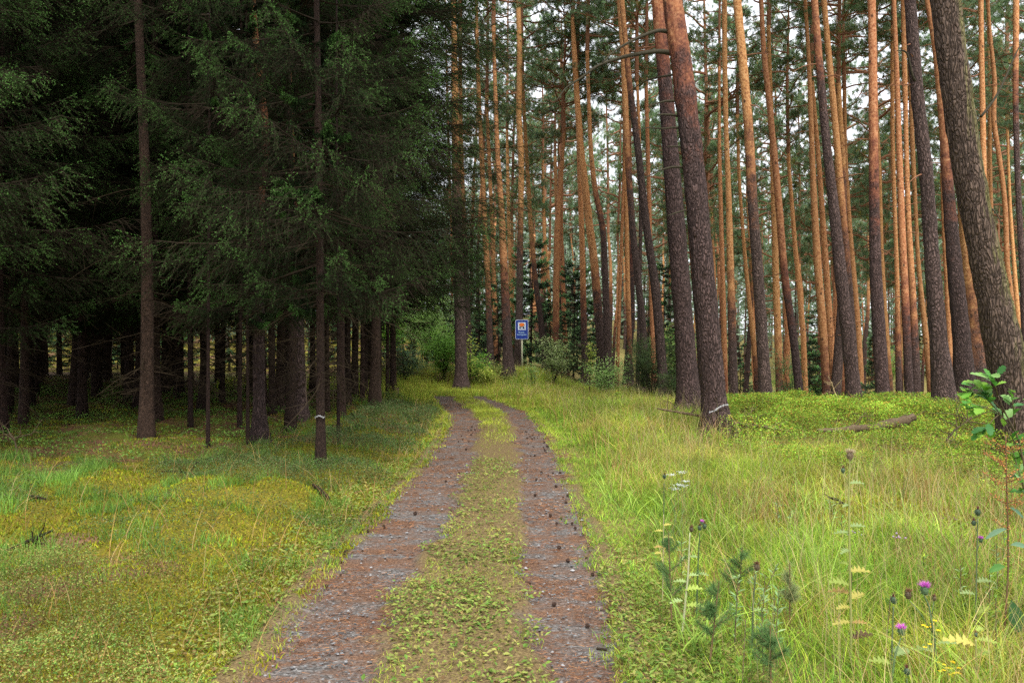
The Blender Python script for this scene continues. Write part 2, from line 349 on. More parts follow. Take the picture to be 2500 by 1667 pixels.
xs = np.concatenate([-np.geomspace(160, 9, 60), np.linspace(-8.8, 8.8, 300), np.geomspace(9, 220, 70)])
ys = np.concatenate([np.linspace(-12, 2.5, 20), np.geomspace(2.7, 60, 420), np.geomspace(61, 228, 50)])
gx, gy = np.meshgrid(xs, ys)
gzv = gz(gx, gy)
# the ground is let down a little under the path sheet
inside = sst(0.0, 0.30, gx - ex(E_LL, gy)) * sst(0.0, 0.30, ex(E_RR, gy) - gx) * sst(30.5, 29.5, gy)
gzv = gzv - 0.09 * inside
zz = zone(gx, gy)
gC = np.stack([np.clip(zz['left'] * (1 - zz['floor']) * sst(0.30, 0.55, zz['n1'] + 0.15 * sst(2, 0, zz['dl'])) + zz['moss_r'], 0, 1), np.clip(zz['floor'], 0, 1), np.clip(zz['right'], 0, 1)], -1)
nx, ny = len(xs), len(ys)
i = (np.arange(ny - 1)[:, None] * nx + np.arange(nx - 1)[None, :]).ravel()
gT = np.concatenate([np.stack([i, i + 1, i + nx + 1], 1), np.stack([i, i + nx + 1, i + nx], 1)])

def mat_ground():
    m, t, o = newmat('forest_soil'); l = t.links.new
    a = N(t, 'ShaderNodeAttribute', attribute_name='col'); s = N(t, 'ShaderNodeSeparateColor'); l(a.outputs['Color'], s.inputs[0])
    g = N(t, 'ShaderNodeNewGeometry')
    n1 = N(t, 'ShaderNodeTexNoise', i_Scale=2.5, i_Detail=6.0, i_Roughness=0.65); n2 = N(t, 'ShaderNodeTexNoise', i_Scale=38.0, i_Detail=5.0, i_Roughness=0.7)
    l(g.outputs[0], n1.inputs[0]); l(g.outputs[0], n2.inputs[0])
    soil = ramp(t, [(0.3, (0.07, 0.040, 0.022)), (0.5, (0.16, 0.085, 0.045)), (0.7, (0.26, 0.17, 0.09))]); l(n2.outputs[0], soil.inputs[0])
    verge = ramp(t, [(0.3, (0.11, 0.095, 0.028)), (0.5, (0.20, 0.16, 0.05)), (0.72, (0.30, 0.25, 0.09))]); l(n2.outputs[0], verge.inputs[0])
    moss = ramp(t, [(0.30, (0.035, 0.032, 0.010)), (0.5, (0.15, 0.130, 0.014)), (0.72, (0.28, 0.22, 0.025))]); l(n2.outputs[0], moss.inputs[0])
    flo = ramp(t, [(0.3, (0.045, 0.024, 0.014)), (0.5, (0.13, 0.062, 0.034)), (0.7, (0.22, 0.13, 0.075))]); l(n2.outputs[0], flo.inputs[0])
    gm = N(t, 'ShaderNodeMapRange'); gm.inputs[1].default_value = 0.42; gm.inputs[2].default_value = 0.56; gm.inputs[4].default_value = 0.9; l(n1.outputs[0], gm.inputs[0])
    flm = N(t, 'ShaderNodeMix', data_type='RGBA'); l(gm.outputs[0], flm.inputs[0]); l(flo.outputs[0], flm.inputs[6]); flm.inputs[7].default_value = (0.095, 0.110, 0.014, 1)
    m1 = N(t, 'ShaderNodeMix', data_type='RGBA'); l(s.outputs[2], m1.inputs[0]); l(soil.outputs[0], m1.inputs[6]); l(verge.outputs[0], m1.inputs[7])
    mf = N(t, 'ShaderNodeMath', operation='MULTIPLY_ADD', i_1=1.6); l(n1.outputs[0], mf.inputs[0]); l(s.outputs[0], mf.inputs[2])
    mf2 = N(t, 'ShaderNodeMapRange'); mf2.inputs[1].default_value = 1.1; mf2.inputs[2].default_value = 1.5; l(mf.outputs[0], mf2.inputs[0])
    m2 = N(t, 'ShaderNodeMix', data_type='RGBA'); l(mf2.outputs[0], m2.inputs[0]); l(m1.outputs[2], m2.inputs[6]); l(moss.outputs[0], m2.inputs[7])
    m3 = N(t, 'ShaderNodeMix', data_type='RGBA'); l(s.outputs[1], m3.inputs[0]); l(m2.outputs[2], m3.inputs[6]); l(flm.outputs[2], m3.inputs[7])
    b = N(t, 'ShaderNodeBsdfPrincipled', i_Roughness=0.95); b.inputs['Specular IOR Level'].default_value = 0.15; l(m3.outputs[2], b.inputs['Base Color'])
    hs = N(t, 'ShaderNodeMath', operation='ADD'); l(n1.outputs[0], hs.inputs[0]); l(n2.outputs[0], hs.inputs[1])
    bp = N(t, 'ShaderNodeBump', i_Strength=0.8, i_Distance=0.05); l(hs.outputs[0], bp.inputs['Height']); l(bp.outputs[0], b.inputs['Normal']); l(b.outputs[0], o.inputs[0])
    return m
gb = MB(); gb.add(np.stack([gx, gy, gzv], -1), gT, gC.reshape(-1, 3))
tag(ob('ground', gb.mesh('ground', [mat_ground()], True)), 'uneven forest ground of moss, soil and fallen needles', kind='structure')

# path sheet
def path_pt(s):      # s = distance along; returns the four edge points
    if s <= 29.6: return [np.array([float(ex(E, s)), s]) for E in (E_LL, E_LR, E_RL, E_RR)]
    k = s - 29.6
    base = [np.array([float(ex(E, 29.6)), 29.6]) for E in (E_LL, E_LR, E_RL, E_RR)]
    ang_ = R(128 + min(k, 6) * 5)
    cl = np.array([-2.2, 29.4]); ctr = cl + np.array([math.cos(ang_), math.sin(ang_)]) * k
    side = np.array([math.sin(ang_), -math.cos(ang_)])
    q = [ctr + side * w_ for w_ in (-0.95, -0.3, 0.3, 0.95)]
    f_ = min(1, k / 1.5)
    return [b_ * (1 - f_) + q_ * f_ for b_, q_ in zip(base, q)]
PS = np.concatenate([np.geomspace(1.2, 29.6, 300), np.linspace(30, 46, 40)])
rows, attr, zoff = [], [], []
us = np.linspace(-0.18, 1.18, 72)
for s_ in PS:
    a_, b_, c_, d_ = path_pt(float(s_))
    f1, f2 = np.linalg.norm(b_ - a_) / np.linalg.norm(d_ - a_), np.linalg.norm(c_ - a_) / np.linalg.norm(d_ - a_)
    p = a_[None] + (d_ - a_)[None] * us[:, None]
    w_ = np.linalg.norm(d_ - a_); nn = (fbm(p[:, 0] * 3, p[:, 1] * 3, 51) - 0.5) * 0.35 / w_ * 1.2
    m_ = sst(-0.04, 0.03, us + nn) * sst(1.04, 0.97, us + nn) * (1 - sst(f1 - 0.03, f1 + 0.03, us + nn) * sst(f2 + 0.03, f2 - 0.03, us + nn))
    rows.append(p); attr.append(m_)
    edge_drop = sst(0.0, -0.16, us) + sst(1.0, 1.16, us)
    zoff.append(0.030 - (0.030 + .022 * fbm(p[:, 0] * 2.2, p[:, 1] * 1.2, 53)) * m_ + .012 * (fbm(p[:, 0] * 9, p[:, 1] * 9, 54) - .5) - 0.10 * edge_drop)
rows = np.array(rows); attr = np.array(attr); zoff = np.array(zoff)
pz = gz(rows[..., 0], rows[..., 1]) + zoff
pC = np.stack([attr, np.tile(us, (len(PS), 1)), np.zeros_like(attr)], -1)
nx, ny = len(us), len(PS)
i = (np.arange(ny - 1)[:, None] * nx + np.arange(nx - 1)[None, :]).ravel()
pT = np.concatenate([np.stack([i, i + 1, i + nx + 1], 1), np.stack([i, i + nx + 1, i + nx], 1)])
def mat_path():
    m, t, o = newmat('gravel_track'); l = t.links.new
    a = N(t, 'ShaderNodeAttribute', attribute_name='col'); s = N(t, 'ShaderNodeSeparateColor'); l(a.outputs['Color'], s.inputs[0])
    g = N(t, 'ShaderNodeNewGeometry')
    vo = N(t, 'ShaderNodeTexVoronoi', i_Scale=55.0); l(g.outputs[0], vo.inputs[0])
    vs = N(t, 'ShaderNodeSeparateColor'); l(vo.outputs['Color'], vs.inputs[0])
    gr = ramp(t, [(0.0, (0.046, 0.041, 0.037)), (0.45, (0.098, 0.091, 0.084)), (0.85, (0.145, 0.138, 0.130)), (1.0, (0.24, 0.23, 0.22))]); l(vs.outputs[0], gr.inputs[0])
    n2 = N(t, 'ShaderNodeTexNoise', i_Scale=60.0, i_Detail=4.0, i_Roughness=0.7); l(g.outputs[0], n2.inputs[0])
    lit = ramp(t, [(0.32, (0.045, 0.026, 0.018)), (0.5, (0.120, 0.064, 0.038)), (0.68, (0.22, 0.125, 0.072))]); l(n2.outputs[0], lit.inputs[0])
    mp = N(t, 'ShaderNodeMapping'); mp.inputs['Scale'].default_value = (1.3, 2.6, 1); l(g.outputs[0], mp.inputs[0])
    n1 = N(t, 'ShaderNodeTexNoise', i_Scale=1.5, i_Detail=8.0, i_Roughness=0.72, i_Distortion=0.6); l(mp.outputs[0], n1.inputs[0])
    # more litter towards the edges of each rut: along u, ruts centre near .17 and .83
    lf = N(t, 'ShaderNodeMapRange'); lf.inputs[1].default_value = 0.41; lf.inputs[2].default_value = 0.58; l(n1.outputs[0], lf.inputs[0])
    m1 = N(t, 'ShaderNodeMix', data_type='RGBA'); l(lf.outputs[0], m1.inputs[0]); l(gr.outputs[0], m1.inputs[6]); l(lit.outputs[0], m1.inputs[7])
    mid = ramp(t, [(0.3, (0.05, 0.032, 0.017)), (0.5, (0.13, 0.088, 0.038)), (0.7, (0.24, 0.185, 0.075))]); l(n2.outputs[0], mid.inputs[0])
    m2 = N(t, 'ShaderNodeMix', data_type='RGBA'); l(s.outputs[0], m2.inputs[0]); l(mid.outputs[0], m2.inputs[6]); l(m1.outputs[2], m2.inputs[7])
    b = N(t, 'ShaderNodeBsdfPrincipled', i_Roughness=0.85); b.inputs['Specular IOR Level'].default_value = 0.2; l(m2.outputs[2], b.inputs['Base Color'])
    iv = N(t, 'ShaderNodeMath', operation='MULTIPLY_ADD', i_1=-1.0); l(vo.outputs['Distance'], iv.inputs[0]); l(n2.outputs[0], iv.inputs[2])
    bp = N(t, 'ShaderNodeBump', i_Strength=0.8, i_Distance=0.015); l(iv.outputs[0], bp.inputs['Height']); l(bp.outputs[0], b.inputs['Normal']); l(b.outputs[0], o.inputs[0])
    return m
pb = MB(); pb.add(np.stack([rows[..., 0], rows[..., 1], pz], -1), pT, pC.reshape(-1, 3))
tag(ob('path', pb.mesh('path', [mat_path()], True)), 'gravel forest track with two ruts and a grassy middle strip', kind='structure')

# ------------------------------------------------------------------ pines
def puffs(P, n, rad, ln, w, base, jit=0.18):
    """needle tufts: n needles round each point"""
    k = len(P); Q = np.repeat(P, n, 0); D = nrm(rng.normal(size=(k * n, 3)) + np.array([0, 0, 0.35]))
    A = Q + D * rad * rng.random((k * n, 1)) * 0.6
    V, T = needles(A, D, ln * rng.uniform(0.7, 1.3, k * n), w)
    sh = (1 + jit * rng.normal(size=(k, 1))).clip(0.5, 1.7)
    c = np.array(base)[None] * sh
    c = np.repeat(np.repeat(c, n, 0), 3, 0)
    return V, T, c
PINEG = (0.170, 0.270, 0.120)
def pine_crown(H=8.5, spread=2.6, nb=30, seed=0, tuft=38, sparse=1.0):
    """limbs and needle crown of a pine, origin where the crown starts on the stem"""
    global rng
    keep = rng; rng = np.random.default_rng(seed)
    lim, fol = MB(), MB()
    lim.add(*tube([(0, 0, 0), (0.05, 0.03, H * .4), (-0.05, 0.06, H * .75), (0, 0, H)], [0.10, 0.075, 0.045, 0.015], 7))
    pts = []
    for b in range(nb):
        z = H * ((b + rng.random()) / nb) ** 0.9
        a = rng.uniform(0, 2 * np.pi); f = z / H
        Lb = spread * (0.55 + 0.6 * math.sin(min(1, f * 1.15 + 0.12) * math.pi) ** 0.8) * rng.uniform(0.55, 1.15)
        n = 7; tt = np.linspace(0, 1, n)
        bend = rng.uniform(-0.5, 0.5)
        aa = a + bend * tt; rise = rng.uniform(0.05, 0.55) * (0.4 + f)
        P = np.stack([np.cos(aa) * Lb * tt, np.sin(aa) * Lb * tt, z + Lb * rise * tt ** 1.5 + 0.06 * np.sin(tt * 9 + b)], 1)
        lim.add(*tube(P, np.linspace(0.045, 0.010, n) * (0.6 + Lb / spread * .5), 5))
        ns = int((6 + 8 * Lb / spread) * sparse)
        s = rng.uniform(0.35, 1.0, ns)
        A = np.stack([np.interp(s, tt, P[:, k]) for k in range(3)], 1)
        dr_ = P[-1] - P[0]; dr_ = dr_ / np.linalg.norm(dr_)
        D = nrm(dr_[None] * 0.9 + rng.normal(size=(ns, 3)) * [0.8, 0.8, 0.45] + [0, 0, 0.25])
        l_ = rng.uniform(0.3, 0.95, ns)[:, None] * Lb * 0.36
        B = A + D * l_
        lim.add(*sticks(A, B, 0.014, 0.006))
        for q in range(3):
            pts.append(A + (B - A) * rng.uniform(0.45, 1.1, (ns, 1)) + rng.normal(size=(ns, 3)) * [0.13, 0.13, 0.07])
        pts.append(P[-1:] + rng.normal(size=(3, 3)) * 0.1)
    P = np.concatenate(pts)
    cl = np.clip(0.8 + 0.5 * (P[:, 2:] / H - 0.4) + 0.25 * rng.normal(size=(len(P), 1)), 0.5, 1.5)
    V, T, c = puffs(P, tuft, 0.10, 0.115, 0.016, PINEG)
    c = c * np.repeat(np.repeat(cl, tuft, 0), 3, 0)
    # a few browned tufts
    br = np.repeat(np.repeat(rng.random((len(P), 1)) < 0.05, tuft, 0), 3, 0)
    c = np.where(br, c * [1.9, 1.1, 0.5], c)
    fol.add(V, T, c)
    rng = keep
    return lim.mesh('pine_limbs', [LIMB], False), fol.mesh('pine_crown', [PNEED], False)
CROWNS = [pine_crown(seed=100 + k, H=[7, 9, 8, 10, 7.5, 9, 11, 6.5][k], spread=[2.4, 2.2, 2.9, 2.5, 2.0, 2.7, 2.3, 2.6][k], nb=[26, 34, 28, 40, 24, 34, 44, 26][k], sparse=[1, .8, 1.1, .9, .8, 1, .9, 1.1][k]) for k in range(8)]

def pine_trunk(ht, r0, r1, seed, sides=14, rings=40, kink=0.12):
    g = np.random.default_rng(seed); z = np.linspace(-0.3, ht, rings); t = np.clip(z / ht, 0, 1)
    ph = g.uniform(0, 6.28, 4)
    x = kink * (np.sin(z * 0.35 + ph[0]) - math.sin(ph[0])) + 0.03 * np.sin(z * 1.3 + ph[1]); y = kink * (np.sin(z * 0.3 + ph[2]) - math.sin(ph[2]))
    x -= np.interp(ht, z, x) * sst(0.0, 1, t); y -= np.interp(ht, z, y) * sst(0.0, 1, t)
    r = (r0 + (r1 - r0) * t) * (1 + 0.35 * np.exp(-np.clip(z, 0, 9) / 0.35)) * (1 + 0.03 * g.normal(size=rings))
    mb = MB(); mb.add(*tube(np.stack([x, y, z], 1), r, sides))
    return mb.mesh('pine_trunk', [BARK], True)
def snags(ht, z0, n, seed, r=0.14, lmax=1.4):
    """dead side branches on a stem"""
    g = np.random.default_rng(seed); mb = MB()
    for k in range(n):
        z = g.uniform(z0, ht); a = g.uniform(0, 6.28); l_ = lmax * g.uniform(0.12, 1) ** 1.6; tt = np.linspace(0, 1, 6)
        d = np.stack([np.cos(a + g.uniform(-.5, .5) * tt), np.sin(a + g.uniform(-.5, .5) * tt)], 1)
        P = np.concatenate([d * (.01 + (r + l_) * tt)[:, None], (z + l_ * (g.uniform(-0.1, 0.5) * tt - g.uniform(0, .35) * tt ** 2))[:, None]], 1)
        mb.add(*tube(P, np.linspace(0.022, 0.006, 6) * (0.6 + 0.4 * l_), 4))
        if l_ > 0.6:
            q = P[2:5]; e = q + g.normal(size=(3, 3)) * 0.18 + [0, 0, 0.1]
            mb.add(*sticks(q, e, 0.008, 0.003))
    mb.add(*sticks(np.array([[0, 0, z0]]), np.array([[0, 0, ht - 1.0]]), .01, .01)); return mb.mesh('dead_branches', [LIMB], False)  # last stick: unseen core inside the stem, added only to join the branches
RT = [pine_trunk(15, 0.16 + 0.012 * k, 0.09, 300 + k, kink=0.10 + 0.03 * (k % 3)) for k in range(6)]
RS = [snags(15, 3, 26, 320 + k) for k in range(4)]

def traced_pine(pts, d, barkz, label, H=24.0, crown=0, crown_sc=1.0, mat=None, sides=18, snag=8, group=None, rough=0.0, crown_z=None, dd=0.0):
    """pts: (px, py, width in px) from the base upwards, all at distance d; the stem is carried on above the frame to its crown"""
    pts = sorted(pts, key=lambda p: -p[1])
    q = [(W(px, py, d), w / F * d / 2) for px, py, w in pts]
    b = q[0][0]; bx = b[0] - (q[1][0][0] - b[0]) / max(q[1][0][2] - b[2], .5) * (b[2] - gz(b[0], d)) * 0.5
    gzb = float(gz(bx, d)); Z = [gzb - 0.25, gzb + 0.05] ; X = [bx, bx]; RR = [q[0][1] * 1.35, q[0][1] * 1.2]
    for p, r_ in q:
        if p[2] > Z[-1] + 0.15: Z.append(p[2]); X.append(p[0]); RR.append(r_)
    top = Z[-1]; cz = crown_z if crown_z else max(H - 8.5, top + 1.0) if top > 6 else H - 8.5
    cz = max(cz, top + 0.3)
    k = (X[-1] - X[-3]) / max(Z[-1] - Z[-3], 1) if len(Z) > 3 else 0
    ext = cz - top
    for f_ in (0.25, 0.5, 1.0):
        Z.append(top + ext * f_); X.append(X[-1] + k * ext * 0.25 * (1 - f_ * .5)); RR.append(max(0.085, RR[-1] * (1 - 0.22 * f_)))
    Z = np.array(Z); X = np.array(X); RR = np.array(RR)
    n = 90 if d < 25 else 60
    z = np.linspace(Z[0], Z[-1], n); x = np.interp(z, Z, X); r = np.interp(z, Z, RR)
    kern = np.hanning(9); kern /= kern.sum(); pad = 4
    sm = lambda v: np.convolve(np.pad(v, pad, mode='edge'), kern, 'valid')
    x = sm(x); r = sm(r)
    ph = (pts[0][0] * 0.37) % 6.28
    y = d + 0.06 * np.sin(z * 0.5 + ph) + dd * (z - Z[0]) / 10
    g = np.random.default_rng(int(pts[0][0] * 7 + d)); r = r * (1 + 0.02 * g.normal(size=n))
    r = r * (1 + 0.45 * np.exp(-np.clip(z - gzb, 0, 9) / 0.28))
    root = empty('pine_tree', (bx, d, gzb), label, 'pine tree', group)
    P = np.stack([x - bx, y - d, z - gzb], 1)
    disp = None
    if rough:
        rootf = (0.20 * np.exp(-np.clip(z - gzb, 0, 9) / 0.16) * r)[:, None] * np.cos(5 * np.linspace(0, 2 * np.pi, sides, endpoint=False) + ph)[None]
        nz = fbm(np.arange(n)[:, None] * 0.9 + 0 * np.arange(sides)[None], 5.1 * np.arange(sides)[None] / 3 + 0 * np.arange(n)[:, None], 77)
        disp = lambda ii, aa: (nz - 0.5) * rough * 1.6 + rootf
    mb = MB(); mb.add(*tube(P, r, sides, disp))
    tr = ob('trunk', mb.mesh('pine_trunk', [mat or BARK], True), root); tr['bark_z'] = float(barkz)
    lm, fm = CROWNS[crown % 8]
    cx_, cy_ = P[-1, 0], P[-1, 1]; rz_ = g.uniform(0, 6.28)
    ob('limbs', lm, root, (cx_, cy_, P[-1, 2] - 0.05), rz_, crown_sc); ob('crown', fm, root, (cx_, cy_, P[-1, 2] - 0.05), rz_, crown_sc)
    if snag:
        mb = MB(); zt = P[-1, 2]
        for q_ in range(snag):
            zz_ = g.uniform(min(4.5, zt * .4), zt); l_ = 0.9 * g.uniform(0.12, 1) ** 1.7 + 0.08; a = g.choice([0, math.pi]) + g.uniform(-.9, .9)
            tt = np.linspace(0, 1, 6); xx = np.interp(zz_, P[:, 2], P[:, 0]); rr_ = np.interp(zz_, P[:, 2], r)
            c1, c2 = g.uniform(-.2, .45), g.uniform(0, .5)
            pp = np.stack([xx + np.cos(a) * (rr_ * .8 + l_ * tt), P[n // 2, 1] * 0 + np.interp(zz_, P[:, 2], P[:, 1]) + np.sin(a) * (rr_ * .8 + l_ * tt), zz_ + l_ * (c1 * tt - c2 * tt ** 2)], 1)
            mb.add(*tube(pp, np.linspace(0.018, 0.005, 6), 4))
            if l_ > .4: mb.add(*sticks(pp[2:5], pp[2:5] + g.normal(size=(3, 3)) * 0.16, 0.006, 0.003))
        qq = np.linspace(P[-1, 2] * .2, P[-1, 2] - .3, 12); cc_ = np.stack([np.interp(qq, P[:, 2], P[:, k_]) for k_ in range(3)], 1); mb.add(*sticks(cc_[:-1], cc_[1:], .01, .01))  # unseen core along the trunk axis, added only to tie the branches together
        ob('dead_branches', mb.mesh('dead_branches', [LIMB if barkz < 12 else TWIG], False), root)
    return root, P, r

TP = []
def tp(*a, **k):
    o = traced_pine(*a, **k); TP.append(o); return o
# the two big pines by the verge, and the leaning giant at the edge
tA = tp([(1684, 1006, 50), (1675, 850, 47), (1660, 670, 45), (1640, 430, 40), (1622, 200, 33), (1604, 0, 27)], 18.0, 8.6, 'thick pine just behind the paint-marked pine, orange near the top', sides=40, rough=0.02, snag=3)
tB = tp([(1753, 1070, 60), (1742, 950, 57), (1728, 780, 55), (1716, 670, 54), (1694, 430, 52), (1665, 180, 50), (1640, 0, 47)], 14.4, 7.2, 'thick red-brown pine with a white painted line near its foot', sides=48, rough=0.022, snag=0)
tP = tp([(2512, 1150, 100), (2488, 1000, 92), (2458, 860, 84), (2430, 720, 74), (2405, 600, 68), (2370, 430, 66), (2336, 215, 66), (2306, 0, 64)], 11.6, 20, 'huge dark mossy pine leaning over the oak sapling', mat=BARK_MOSSY, sides=56, rough=0.03, snag=0)
tN_ = tp([(2304, 1006, 48), (2290, 850, 42), (2278, 670, 35), (2265, 430, 31), (2241, 215, 29), (2222, 0, 26)], 17.0, 11.5, 'dark grey pine whose foot tops the end of the bilberry mound', sides=30, rough=0.015, crown=1)
tp([(1870, 950, 31), (1862, 830, 28), (1851, 670, 26), (1836, 500, 24), (1825, 300, 22), (1812, 150, 21), (1800, 0, 20)], 21.5, 7.0, 'straight pine right of the two thick ones, dark below, pinkish above', sides=24, crown=2)
tp([(1951, 960, 20), (1938, 820, 19), (1916, 670, 18), (1900, 480, 17), (1878, 270, 14), (1862, 120, 12), (1858, 0, 11)], 26.0, 5.6, 'slim orange pine, kinked half way, behind the mound crest', crown=3)
tp([(1904, 942, 18), (1899, 800, 17), (1893, 670, 16), (1888, 480, 15), (1884, 300, 12), (1878, 120, 10)], 34.0, 4.5, 'bright orange pine that shows just behind the kinked slim one', crown=4, crown_z=15.5)
tp([(2082, 965, 34), (2068, 820, 32), (2051, 670, 29), (2036, 500, 24), (2021, 363, 21), (2004, 180, 18), (1988, 0, 16)], 20.0, 9.5, 'dark leaning pine with its foot in the bilberries, paired with a thinner one', sides=24, crown=5)
tp([(2090, 940, 20), (2078, 760, 18), (2064, 600, 17), (2051, 470, 16), (2034, 256, 15), (2013, 0, 13)], 28.0, 8.0, 'thinner grey pine running up beside the dark leaning pine', crown=6)
tp([(2015, 944, 19), (2008, 800, 19), (1998, 670, 19), (1985, 420, 14), (1972, 128, 9), (1964, 0, 8)], 30.0, 3.6, 'orange pine with a bushy side tuft near its top', crown=7, crown_z=13.5)
tp([(2034, 930, 16), (2027, 800, 16), (2019, 670, 15), (2002, 450, 12), (1983, 222, 9)], 36.0, 3.5, 'orange pine tight beside the bushy-topped one', crown=0, crown_z=14.5)
tp([(2155, 967, 33), (2148, 820, 31), (2140, 670, 28), (2135, 480, 23), (2130, 300, 21), (2126, 0, 18)], 22.0, 7.0, 'upright pine in the middle of the mound, orange from half way up', sides=24, crown=1)
tp([(2172, 950, 15), (2163, 800, 14), (2150, 600, 12), (2144, 400, 10)], 38.0, 4.0, 'narrow orange pine half hidden by the upright mound pine', crown=2, crown_z=15)
tp([(2218, 971, 20), (2212, 830, 19), (2207, 670, 17), (2200, 450, 15), (2192, 256, 12), (2180, 8, 9)], 27.0, 5.0, 'slender orange pine with many short stubs and a pale middle', crown=3)
tp([(2236, 968, 22), (2232, 840, 18), (2228, 700, 14), (2219, 520, 12), (2212, 330, 10)], 29.0, 5.5, 'greyish purple pine hiding behind the slender stubby one', crown=5)
tp([(2354, 985, 44), (2345, 830, 40), (2333, 690, 36), (2318, 480, 27), (2306, 300, 20), (2288, 128, 16), (2263, 0, 13)], 20.5, 6.6, 'bowed pine with pale orange upper stem beside the mossy giant', sides=24, crown=6)
tp([(2386, 985, 40), (2378, 800, 38), (2368, 690, 34), (2352, 480, 24), (2345, 300, 16)], 22.5, 3.2, 'rusty red-brown pine between the bowed pine and the mossy giant', sides=20, crown=4)
tp([(2413, 968, 20), (2407, 830, 19), (2400, 720, 17), (2399, 500, 13), (2398, 200, 12), (2397, 0, 11)], 28.0, 6.5, 'thin straight pine rising behind the mossy giant', crown=7)
tp([(2436, 950, 12), (2430, 780, 11), (2423, 600, 10), (2419, 400, 8), (2410, 0, 6)], 36.0, 3.0, 'very thin reddish pole of a pine behind the mossy giant', crown=0)
tp([(2482, 960, 16), (2474, 820, 14), (2469, 715, 13), (2457, 670, 12), (2451, 491, 11), (2436, 363, 11), (2423, 290, 11), (2433, 213, 10), (2419, 85, 8), (2412, 0, 7)], 30.0, 2.0, 'wavy orange pine, bent twice near the top, right of the giant', crown=1)
tp([(2488, 960, 14), (2484, 790, 11), (2476, 640, 9), (2466, 480, 7), (2458, 330, 5)], 42.0, 6.0, 'spindly purple pine in the bright gap right of the giant', crown=3, crown_z=14)
tp([(2505, 1000, 20), (2500, 820, 17), (2497, 700, 15), (2492, 600, 13)], 26.0, 12.0, 'dark pine only partly in view beyond the giant', crown=2)
tp([(2318, 960, 16), (2316, 850, 15), (2313, 740, 14), (2308, 600, 12)], 33.0, 3.8, 'orange pine glimpsed between dark grey and bowed pines', crown=5, crown_z=14)
tp([(2273, 985, 16), (2264, 850, 14), (2255, 760, 12), (2243, 640, 10), (2236, 520, 8)], 31.0, 3.0, 'thin bright orange pine leaning hard towards the dark grey one', crown=6, crown_z=13)
tp([(2196, 970, 15), (2192, 850, 13), (2189, 720, 11), (2185, 560, 9)], 34.0, 6.0, 'dull purple pine just left of the slender stubby one', crown=0)
tp([(1790, 940, 22), (1786, 800, 20), (1782, 650, 17), (1778, 440, 13), (1774, 330, 11)], 27.0, 5.0, 'purple-grey pine right behind the paint-marked pine', crown=4)
tp([(1770, 900, 14), (1766, 760, 12), (1761, 600, 11), (1757, 380, 9), (1756, 180, 6)], 38.0, 3.0, 'slender orange pine with a bare pointed top in the sky gap', crown=5, crown_z=13.0, crown_sc=0.75)
tp([(1846, 905, 14), (1836, 800, 12), (1824, 680, 10), (1812, 540, 8)], 42.0, 4.6, 'orange slanting pine between the purple-grey and pinkish ones', crown=7, crown_z=14)
tp([(1960, 820, 13), (1952, 730, 12), (1941, 600, 11), (1932, 470, 9), (1926, 400, 8)], 40.0, 1.5, 'yellow-orange pine ending in a clump of needles', crown=1, crown_z=11.5)
tp([(2098, 900, 17), (2090, 760, 15), (2078, 600, 13), (2070, 480, 11)], 38.0, 2.5, 'pale orange pine right of the paired leaning pines', crown=2, crown_z=14)
tp([(1713, 945, 16), (1706, 800, 14), (1690, 620, 13), (1678, 480, 10), (1670, 300, 9)], 32.0, 7.5, 'grey pine seen in the slot between the two thick pines', crown=3)
# middle distance, round the sign
tp([(1264, 925, 19), (1268, 760, 17), (1270, 570, 15), (1273, 400, 14), (1272, 364, 15), (1266, 291, 14), (1269, 150, 13), (1265, 0, 12)], 38.0, 7.2, 'crooked grey pine behind the blue sign, bent below its crown', crown=4)
tp([(1330, 870, 15), (1320, 780, 14), (1308, 695, 13), (1296, 560, 11), (1289, 436, 10), (1281, 300, 9), (1277, 225, 8)], 42.0, 6.0, 'leaning pine just right of the blue sign', crown=5)
tp([(1470, 892, 24), (1466, 830, 22), (1461, 768, 21), (1449, 620, 20), (1440, 560, 19), (1431, 473, 18), (1418, 364, 16), (1407, 220, 14), (1402, 127, 13), (1398, 60, 9)], 38.0, 5.4, 'brightest golden orange pine under a dense green top', crown=2, crown_z=15.2, crown_sc=0.9)
tp([(1428, 900, 16), (1425, 770, 15), (1422, 640, 14), (1419, 540, 13), (1415, 430, 12), (1411, 300, 10)], 39.0, 4.4, 'orange pine close left of the golden one', crown=6, crown_z=14)
tp([(1357, 860, 17), (1358, 700, 16), (1360, 560, 15), (1366, 470, 12), (1376, 345, 8)], 40.0, 2.6, 'dull red pine with twin stems left of the golden one', crown=7, crown_z=12.5)
tp([(1381, 850, 12), (1374, 700, 11), (1370, 560, 9), (1372, 460, 7)], 44.0, 1.2, 'thin orange pine against the dull red one', crown=0, crown_z=13)
tp([(1484, 905, 19), (1480, 760, 17), (1473, 560, 15), (1452, 460, 13), (1442, 364, 11), (1438, 250, 9)], 37.0, 9.0, 'purple pine right against the golden orange one', crown=1)
tp([(1574, 900, 18), (1570, 800, 17), (1559, 695, 17), (1545, 560, 16), (1530, 350, 15), (1521, 128, 14), (1511, 0, 13)], 30.0, 9.0, 'red-brown pine with forked dead limbs left of the two thick ones', crown=3, snag=14)
tp([(1618, 905, 23), (1610, 820, 22), (1599, 695, 21), (1590, 640, 20), (1577, 555, 19), (1555, 342, 16), (1538, 213, 14), (1524, 60, 12)], 26.0, 11.0, 'dark slanting pine nearest left of the two thick ones', sides=22, crown=5)
tp([(1506, 920, 9), (1510, 800, 9), (1519, 560, 8), (1523, 400, 6)], 40.0, 0.5, 'thin orange pole of a pine leaning the other way', crown=6, crown_z=13)
tp([(1539, 905, 13), (1534, 760, 12), (1530, 560, 11), (1526, 400, 9), (1522, 250, 7)], 40.0, 3.0, 'slim two-toned pine left of the red-brown forked one', crown=7, crown_z=14)
